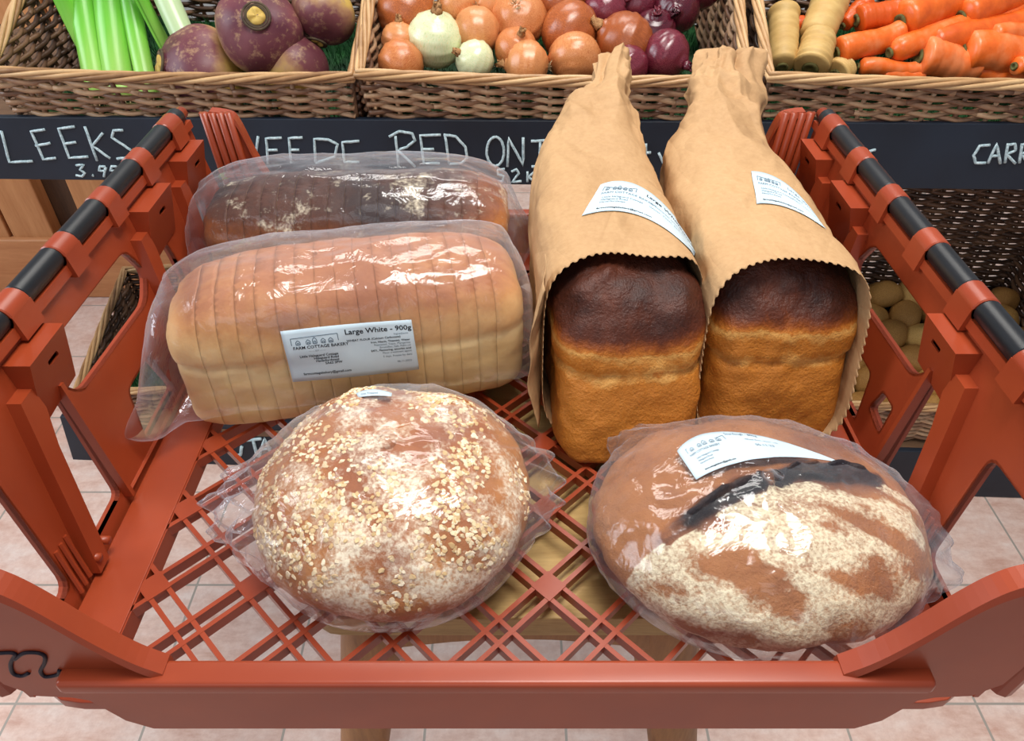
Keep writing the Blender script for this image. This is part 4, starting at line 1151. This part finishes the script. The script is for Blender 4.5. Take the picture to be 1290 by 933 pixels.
M['onion_red'] = veg_mat('red_onion_skin', [(.25, (58, 14, 26)), (.5, (98, 26, 42)), (.8, (138, 58, 70))], 40, (1, 1, .12), .22, .7, mixf=.4)
M['onion_dry'] = simple('dry_onion_neck', rgb(196, 150, 100), .7, .2, c2=rgb(130, 84, 50))
M['root_hair'] = simple('onion_roots', rgb(190, 168, 130), .8, .1)
M['swede'] = veg_mat('swede_skin', [(.2, (196, 164, 84)), (.36, (168, 128, 88)), (.5, (120, 68, 72)), (.8, (92, 44, 56))], 14, (1, 1, 1), .45, .4, speck=(164, 128, 98), grad=(7, .9, -.05), bump=.25)
M['swede_cut'] = simple('swede_cut_top', rgb(206, 176, 92), .6, .3, c2=rgb(170, 134, 62), scale=60)
M['swede_scar'] = simple('swede_scar', rgb(96, 82, 62), .7, .2, c2=rgb(60, 48, 40), scale=80)
M['carrot'] = veg_mat('carrot_skin', [(.3, (204, 84, 22)), (.55, (228, 104, 32)), (.8, (232, 132, 78))], 30, (1, 1, 1.4), .35, .5, mixf=.5, bump=.2)
M['carrot_top'] = simple('carrot_crown', rgb(112, 110, 62), .7, .2, c2=rgb(70, 60, 34), scale=120)
M['parsnip'] = veg_mat('parsnip_skin', [(.25, (186, 146, 84)), (.6, (206, 172, 110)), (.85, (220, 194, 138))], 24, (.8, .8, 1.8), .5, .3, bump=.35)
M['potato'] = veg_mat('potato_skin', [(.3, (150, 104, 50)), (.55, (196, 148, 78)), (.8, (214, 176, 104))], 30, (1, 1, 1), .6, .3, speck=(92, 66, 42), bump=.3, mixf=.4)
t = NT('leek_leaf')
tc = t.node('ShaderNodeTexCoord'); sx = t.node('ShaderNodeSeparateXYZ'); t.l(tc.outputs['Object'], sx.inputs[0])
nz = t.noise(60, 3, .6, stretch=(1, 1, .02))
f = t.math('ADD', t.math('ADD', t.math('MULTIPLY', sx.outputs['Z'], 2.2), .16), t.math('MULTIPLY', nz, .35))
c = t.ramp(f, [(.08, rgb(214, 226, 180)), (.28, rgb(168, 216, 104)), (.5, rgb(116, 196, 62)), (.9, rgb(60, 150, 50))])
t.bump(nz, .3, .002); M['leek'] = t.base(c, .32, .5)
def lathe(prof, n=40, wob=0, seed=0, squash=1):
    vs = []; fs = []
    for j, (r, z) in enumerate(prof):
        for k in range(n):
            a = 2*math.pi*k/n
            p = Vector((r*math.cos(a), r*math.sin(a)*squash, z))
            if wob: p *= 1+wob*noise.noise(Vector((math.cos(a), math.sin(a), z*14))+Vector((seed*3, seed, 0)))
            vs.append(p)
    for j in range(len(prof)-1):
        for k in range(n): fs.append((j*n+k, j*n+(k+1) % n, (j+1)*n+(k+1) % n, (j+1)*n+k))
    fs.append(tuple(range(n))[::-1]); fs.append(tuple((len(prof)-1)*n+k for k in range(n)))
    m = MB(); m.add(vs, fs); return m
PROTO = {}
def onion_proto(kind, seed):
    key = ('onion', kind, seed)
    if key in PROTO: return PROTO[key]
    rn = random.Random(seed); ne = .16+.06*rn.random(); sq = .86+.14*rn.random()
    prof = []
    for i in range(25):
        a = -math.pi/2+math.pi*i/24*.90; r = math.cos(a); z = math.sin(a)*sq
        prof.append((max(.03, r), z))
    r0, z0 = prof[-1]
    for q in (.5, 1): prof.append((r0*(1-.40*q)+.02, z0+.10*q))
    top = prof[-1]
    body = lathe(prof, 36, .06, seed).mesh('bulb')
    nk = lathe([(top[0]+.012, top[1]-.03), (top[0]*.8, top[1]+.10), (top[0]*.55, top[1]+.20), (top[0]*.8, top[1]+.30), (.01, top[1]+.27)], 14, .3, seed).mesh('neck')
    rm = MB()
    for k in range(14):
        a = rn.uniform(0, 6.28); rr = rn.uniform(.02, .10)
        rm.tube([Vector((rr*math.cos(a), rr*math.sin(a), -sq*.97)), Vector((rr*2.2*math.cos(a), rr*2.2*math.sin(a), -sq-.10)), Vector((rr*3*math.cos(a+.4), rr*3*math.sin(a+.4), -sq-.15*rn.random()-.08))], .010, 4)
    PROTO[key] = (body, nk, rm.mesh('roots')); return PROTO[key]
def put(name, loc, label, cat, group, rot, scale):
    o = bpy.data.objects.new(name, None); COL.objects.link(o); o.location = loc; o.rotation_euler = rot; o.scale = (scale,)*3; o.empty_display_size = .01
    OFF[o.name] = Vector(); return tag(o, label, cat, group)
def copy_mesh_child(me, name, mat, parent):
    me2 = me.copy() if me.materials and me.materials[0] is not mat else me
    if not me2.materials: me2.materials.append(mat)
    elif me2.materials[0] is not mat: me2.materials[0] = mat
    me2.polygons.foreach_set('use_smooth', [True]*len(me2.polygons))
    o = bpy.data.objects.new(name, me2); COL.objects.link(o); o.parent = parent; return o
def onion(px, py, rpx, kind, label, rot, group=None, lift=0, seed=None):
    """stands on the sloping heap in the middle basket"""
    p = on_plane(px, py, (0, -.50, 1), .068-.50*1.06+lift)
    dpt = p.y*math.cos(PITCH)-(p.z-HC)*math.sin(PITCH); r = 1.08*rpx*dpt/FPX
    rj = random.Random(px*7+py); rot = (rot[0]+rj.uniform(-.3, .9), rot[1]+rj.uniform(-.8, .8), rj.uniform(-3, 3)) if kind != 'pale' else rot
    sd = seed if seed is not None else int(px) % 5
    a, b, c = onion_proto(kind, sd)
    o = put('onion', Vector((p.x, p.y, p.z+T)), label, 'onion', group, rot, r)
    m_ = {'brown': M['onion'], 'pale': M['onion_pale'], 'red': M['onion_red']}[kind]
    copy_mesh_child(a, 'bulb', m_, o); copy_mesh_child(b, 'neck', M['onion_dry'] if kind != 'red' else M['onion_red'], o); copy_mesh_child(c, 'root_tuft', M['root_hair'], o)
    return o
r_ = math.radians
ON = [
 (548, 50, 33, 'pale', 'large peeled pale green onion near the left end of the onion basket', (.2, .15, 0)),
 (600, 40, 28, 'brown', 'brown onion just right of the large peeled pale onion', (.9, .5, 0)),
 (512, 16, 34, 'brown', 'brown onion with its neck to the front, in the far left corner', (1.0, .3, 0)),
 (503, 50, 21, 'brown', 'shaded brown onion tucked left of the large peeled pale onion', (-.6, .5, 0)),
 (505, 80, 27, 'brown', 'flattish brown onion lowest in the left front corner of the onion basket', (1.2, -.8, 0)),
 (576, 6, 24, 'brown', 'half peeled brown onion behind the large peeled pale onion', (.3, .2, 0)),
 (598, 76, 23, 'pale', 'small peeled onion against the front rim of the onion basket', (.4, -1.0, 0)),
 (654, 24, 33, 'brown', 'big round brown onion at the middle of the heap with its neck down', (2.5, .4, 0)),
 (650, 62, 25, 'brown', 'pale brown onion below the big round brown onion', (.4, .1, 0)),
 (664, 82, 28, 'brown', 'yellowish brown onion resting low on the front rim', (.8, -1.3, 0)),
 (617, 4, 22, 'brown', 'brown onion at the back between the half peeled and the big round onion', (.4, .9, 0)),
 (718, 40, 34, 'brown', 'glossy brown onion showing its root end, right of the big round onion', (-1.2, .7, 0)),
 (724, 74, 31, 'brown', 'matt brown onion in front of the glossy one, on the rim', (.3, .15, 0)),
 (706, 6, 27, 'brown', 'brown onion at the back behind the glossy one', (.5, .3, 0)),
 (786, 54, 34, 'brown', 'smooth brown onion nearest the red onions', (.5, 1.1, 0)),
 (736, -12, 27, 'brown', 'brown onion at the top edge of the heap', (.4, -.6, 0)),
 (668, -22, 26, 'brown', 'brown onion at the top edge behind the big round onion', (.9, -.6, 0)),
 (762, 12, 26, 'red', 'dark red onion with dry skin at the back, leftmost of the red onions', (.3, -.3, 0)),
 (838, 70, 29, 'red', 'round red onion right at the front of the red onions', (.3, -1.0, 0)),
 (790, 84, 25, 'red', 'glossy dark purple onion low on the front rim', (1.3, .1, 0)),
 (824, 38, 25, 'red', 'red onion behind the round front red onion', (.2, .3, 0)),
 (852, 12, 27, 'red', 'shiny red onion at the back right beside the grass mat', (1.2, .8, 0)),
 (802, 4, 22, 'red', 'red onion at the back between two larger red onions', (.5, -.8, 0)),
 (884, -16, 24, 'red', 'red onion at the far back right corner of the heap', (.5, .8, 0)),
]
for i, (px, py, r, kind, lab, rot) in enumerate(ON):
    onion(px, py, r, kind, lab, rot, group={'brown': 'brown onions in the middle basket', 'pale': 'peeled onions in the middle basket', 'red': 'red onions in the middle basket'}[kind])
# onions hidden beneath the top layer hold the heap up
# ---- swedes
def swede(px, py, rpx, label, rot, sd, plane=.060, sq=.9):
    p = on_plane(px, py, (0, -.45, 1), plane-.45*1.06)
    dpt = p.y*math.cos(PITCH)-(p.z-HC)*math.sin(PITCH); r = rpx*dpt/FPX
    o = thing('swede', Vector((p.x, p.y, p.z+T)), label, 'swede', 'swedes in the left basket', rot=rot)
    prof = []
    for i in range(34):
        a = -math.pi/2+math.pi*i/33*.91; prof.append((max(.02, math.cos(a))*r*(1+.05*math.sin(a)), math.sin(a)*r*sq))
    zt = prof[-1][1]; rt_ = prof[-1][0]
    prof.append((rt_*.95, zt+.004))
    lathe(prof, 60, .10, sd).build('root_body', M['swede'], o, smooth=True, local=True)
    sc = MB()
    for k, rr in enumerate((1.02, .86, .74)):
        n = 36; sc.tube([Vector((rt_*rr*math.cos(2*math.pi*i/n), rt_*rr*math.sin(2*math.pi*i/n), zt+.004-.0004*k)) for i in range(n)], .0018, 6, closed=True)
    sc.build('leaf_scar', M['swede_scar'], o, smooth=True, local=True)
    lathe([(rt_*.70, zt+.002), (rt_*.66, zt+.0055), (rt_*.40, zt+.0065), (.001, zt+.006)], 30, .08, sd).build('cut_crown', M['swede_cut'], o, smooth=True, local=True)
    m = MB(); m.tube([Vector((0, 0, -r*sq*.96)), Vector((.004, .003, -r*sq-.012)), Vector((.012, .004, -r*sq-.026))], [.007, .004, .0015], 8); m.build('tap_root', M['swede'], o, smooth=True, local=True)
swede(258, 94, 57, 'reddish purple swede lying on its side beside the leeks', (.3, -1.15, .2), 1, .030)
swede(327, 40, 53, 'large purple swede with its round cut crown facing front', (.92, .28, .1), 2, .095)
swede(369, 84, 45, 'small swede with a yellow patch resting on the front rim', (-.5, .5, 0), 3, .045)
swede(408, 16, 40, 'yellow and purple swede at the right back of the left basket', (2.5, .3, 0), 4, .095)
# ---- leeks
def seg(name, label, cat, group, p0, p1, r0, r1, plane0, plane1):
    a = on_plane(p0[0], p0[1], (0, -.45, 1), plane0-.45*1.06); b = on_plane(p1[0], p1[1], (0, -.45, 1), plane1-.45*1.06)
    da = a.y*math.cos(PITCH)-(a.z-HC)*math.sin(PITCH); db = b.y*math.cos(PITCH)-(b.z-HC)*math.sin(PITCH)
    a = Vector((a.x, a.y, a.z+T)); b = Vector((b.x, b.y, b.z+T)); d = b-a
    q = d.to_track_quat('Z', 'Y').to_euler()
    return thing(name, a, label, cat, group, rot=q), d.length, r0*da/FPX, r1*db/FPX
def leek(label, p0, p1, r0, r1, flip=False, pl=(.022, .085), bend=.01, sd=1):
    o, L, ra, rb = seg('leek', label, 'leek', 'leeks in the left basket', p0, p1, r0, r1, *pl)
    rn = random.Random(sd); z0 = -.035
    N = 22; L2 = L+.12
    def cen(f): return Vector((bend*math.sin(f*2.4), bend*.5*f*f, z0+(L2-z0)*f))
    def rad(f): return ra+(rb-ra)*f
    for k, (ang, w0, off) in enumerate(((0, 1, 0), (2.1, .9, .0012), (4.2, .85, .0024))):
        m = MB(); vs = []; n = 22
        for i in range(N+1):
            f = i/N; c = cen(f); r = rad(f)*w0+off*.3
            op = .10+.8*max(0, f-.55)           # sheath opens into a folded leaf
            for j in range(n+1):
                a = ang+op*1.2+(2*math.pi-op*2.4)*j/n
                rr = r*(1+.5*max(0, f-.6)*abs(math.cos((a-ang)/2)))
                vs.append(c+Vector((rr*math.cos(a), rr*.86*math.sin(a), 0)))
        fs = [(i*(n+1)+j, i*(n+1)+j+1, (i+1)*(n+1)+j+1, (i+1)*(n+1)+j) for i in range(N) for j in range(n)]
        if k == 0: fs.append(tuple(range(n+1))[::-1])
        m.add(vs, fs); lf = m.build('leaf_sheath', M['leek'], o, smooth=True, local=True)
    m = MB()
    for k in range(12):
        a = rn.uniform(0, 6.28); m.tube([Vector((ra*.5*math.cos(a), ra*.5*math.sin(a), z0)), Vector((ra*.8*math.cos(a), ra*.8*math.sin(a), z0-.018))], .0007, 4)
    m.build('root_tuft', M['root_hair'], o, smooth=True, local=True)
leek('leftmost leek, leaning left, of the bunch in the left basket', (112, 60), (80, -20), 11, 13, sd=1, pl=(.03, .11))
leek('thick green leek standing left of the thickest one', (122, 92), (112, -5), 15, 17, sd=2)
leek('thickest green leek in the middle of the bunch', (152, 94), (146, -5), 18, 20, sd=3)
leek('slimmer leek just right of the thickest leek', (185, 94), (172, -5), 12, 13, sd=4)
leek('leek leaning right behind the others, nearest the swedes', (212, 62), (178, -10), 9, 9, sd=5, pl=(.03, .11))
o, L, ra, rb = seg('leek', 'pale white leek shank rising behind the reddish purple swede', 'leek', 'leeks in the left basket', (234, 52), (207, -8), 13, 12, .07, .11)
M['leek_white'] = simple('leek_shank', rgb(196, 214, 172), .3, .5, scale=40, stretch=(1, 1, .05), c2=rgb(176, 204, 146))
pr = [(ra*(1+.15*math.sin(f*3)), -.04+(L+.10)*f) for f in [i/14 for i in range(15)]]
lathe([(ra*.4, -.046)]+pr, 26, .03, 3).build('shank', M['leek_white'], o, smooth=True, local=True)
m = MB()
for k in range(14):
    a = k*.45; m.tube([Vector((ra*.4*math.cos(a), ra*.4*math.sin(a), -.044)), Vector((ra*.9*math.cos(a), ra*.9*math.sin(a), -.066))], .0007, 4)
m.build('root_tuft', M['root_hair'], o, smooth=True, local=True)
# ---- carrots and parsnips
def taper_root(kind, label, p0, p1, r0, r1, pl0=.098, pl1=.098, sd=1, bend=.0025, ext=.0, group=None):
    o, L, ra, rb = seg(kind, label, kind, group, p0, p1, r0, r1, pl0-.030, pl1-.030)
    ra *= 1.14; rb *= 1.14; L += ext; bend = bend*(1 if L > .08 else .4); rn = random.Random(sd); prof = []; N = 40
    m = MB(); vs = []; n = 26
    for i in range(N+1):
        f = i/N
        if f < .06: r = ra*math.sqrt(max(.02, 1-((.06-f)/.06)**2))
        else: r = ra+(rb-ra)*((f-.06)/.94)**.9
        if f > .93: r *= math.sqrt(max(.02, 1-((f-.93)/.07)**2))
        r *= 1+.06*noise.noise(Vector((f*7, sd*3, 0)))+(.022*math.sin(f*44+3*noise.noise(Vector((f*7, sd, 0)))) if kind == 'parsnip' else .006*math.sin(f*70+sd+4*noise.noise(Vector((f*9, sd, 3)))))
        c = Vector((bend*math.sin(f*math.pi+sd), bend*math.sin(f*2.2*math.pi), L*f))
        for j in range(n):
            a = 2*math.pi*j/n; q = r*(1+.04*noise.noise(Vector((math.cos(a)*1.5, math.sin(a)*1.5, f*9+sd))))
            vs.append(c+Vector((q*math.cos(a), q*math.sin(a), 0)))
    fs = [(i*n+j, i*n+(j+1) % n, (i+1)*n+(j+1) % n, (i+1)*n+j) for i in range(N) for j in range(n)]
    fs.append(tuple(range(n))[::-1]); fs.append(tuple(N*n+k for k in range(n)))
    m.add(vs, fs); m.build('root_body', M[kind], o, smooth=True, local=True)
    x0 = Vector((bend*math.sin(sd), 0, 0))
    cr = lathe([(ra*.46, -.0005), (ra*.42, -.003), (ra*.26, -.0035), (ra*.22, -.0015), (.0005, -.001)], 18, .15, sd)
    cr.v = [v+x0 for v in cr.v]; cr.build('crown', M['carrot_top'], o, smooth=True, local=True)
CG = 'carrots in the right basket'
C = [
 ('short fat carrot with its pale crown facing front, on the front rim', (1158, 72), (1232, 82), 21, 17, .105, .09, 1),
 ('thick bright orange carrot at the right front, running out of view', (1212, 66), (1330, 70), 22, 20, .110, .10, 2),
 ('thin orange carrot lying along the front rim', (1082, 84), (1170, 86), 9, 8, .092, .092, 3),
 ('orange carrot slanting up from the large parsnip', (1054, 66), (1140, 40), 15, 13, .100, .115, 4),
 ('long pinkish carrot slanting to the upper right above the fat one', (1120, 66), (1330, -6), 13, 15, .108, .125, 5),
 ('fat carrot with a green stub pointing left near the top of the heap', (1134, 28), (1260, -18), 20, 15, .125, .135, 6),
 ('stubby carrot left of the one with the green stub', (1080, 26), (1136, 14), 15, 14, .112, .12, 7),
 ('carrot at the top edge behind the green stubbed carrot', (1122, 8), (1220, -22), 15, 13, .122, .13, 8),
 ('carrot between the upright parsnip and the stubby carrot', (1062, 32), (1092, 2), 9, 12, .098, .11, 9),
 ('broad orange carrot in the second row at right', (1168, 56), (1320, 22), 15, 17, .112, .12, 10),
 ('small carrot tip with a dark stub above the thick front one', (1246, 44), (1340, 40), 11, 10, .126, .12, 11),
 ('orange carrot stub glimpsed between the two leftmost parsnips', (1000, 32), (1030, 34), 10, 10, .09, .09, 12),
 ('pale orange carrot end at the far right against the rim', (1279, 84), (1340, 88), 10, 8, .12, .10, 13),
 ('pinkish carrot pressed under the thick front one', (1206, 92), (1290, 94), 9, 8, .086, .086, 14),
 ('pale pink carrot tip under the short fat carrot', (1112, 94), (1165, 96), 7, 7, .086, .086, 15),
 ('carrot at the upper right corner of the heap', (1210, 22), (1340, -30), 17, 15, .128, .135, 16),
]
for lab, p0, p1, r0, r1, a, b, sd in C: taper_root('carrot', lab, p0, p1, r0, r1, a, b, sd, group=CG)
PG = 'parsnips in the right basket'
for lab, p0, p1, r0, r1, a, b, sd in [
 ('slim parsnip at the left side of the right basket', (987, 84), (985, 10), 15, 17, .092, .11, 21),
 ('upright tapering parsnip leaning back in the right basket', (1026, 52), (1058, -40), 19, 21, .10, .12, 22),
 ('rounded parsnip head in front of the upright parsnip', (1020, 86), (1034, 44), 20, 18, .10, .11, 23),
 ('small parsnip end resting on the front rim beside the thin carrot', (1052, 95), (1068, 84), 17, 13, .086, .086, 24)]:
    taper_root('parsnip', lab, p0, p1, r0, r1, a, b, sd, group=PG)
# ---- potatoes in the lower right basket
pm = []
for sd in range(4):
    vs, fs = [], []
    n, N = 26, 18
    for i in range(N+1):
        a = -math.pi/2+math.pi*i/N
        for k in range(n):
            b = 2*math.pi*k/n; q = Vector((math.cos(a)*math.cos(b)*1.2, math.cos(a)*math.sin(b), math.sin(a)*.85))
            vs.append(q*(1+.14*noise.noise(q*1.2+Vector((sd*5, 0, 0)))-.03*max(0, noise.noise(q*4+Vector((sd, 9, 0))))))
    for i in range(N):
        for k in range(n): fs.append((i*n+k, i*n+(k+1) % n, (i+1)*n+(k+1) % n, (i+1)*n+k))
    b_ = MB(); b_.add(vs, fs); me = b_.mesh('potato'); me.materials.append(M['potato']); me.polygons.foreach_set('use_smooth', [True]*len(me.polygons)); pm.append(me)
rn = random.Random(5); PLAB = {}
base = bpy.data.objects.new('potato', pm[0])
rows_n = ['front', 'second', 'third', 'fourth', 'fifth', 'rear']
side_n = ['at the far left', 'left of centre', 'just left of the middle', 'at the middle', 'just right of the middle', 'right of centre', 'well to the right', 'at the right end']
k = 0
for j in range(6):
    for i in range(8):
        x = -.235+.066*i+(.02 if j % 2 else 0)+rn.uniform(-.006, .006); y = .052+.052*j; z = .052+.012*j+rn.uniform(-.004, .006)
        o = base.copy(); o.data = pm[k % 4]; k += 1
        COL.objects.link(o)
        o.location = mt5 @ Vector((x, y, z)); o.rotation_euler = (rn.uniform(-1, 1), rn.uniform(-1, 1), rn.uniform(0, 6)); o.scale = (rn.uniform(.030, .037),)*3
        tag(o, 'tan potato in the %s row of the lower right basket, %s' % (rows_n[j], side_n[i]), 'potato', 'potatoes in the lower right basket')
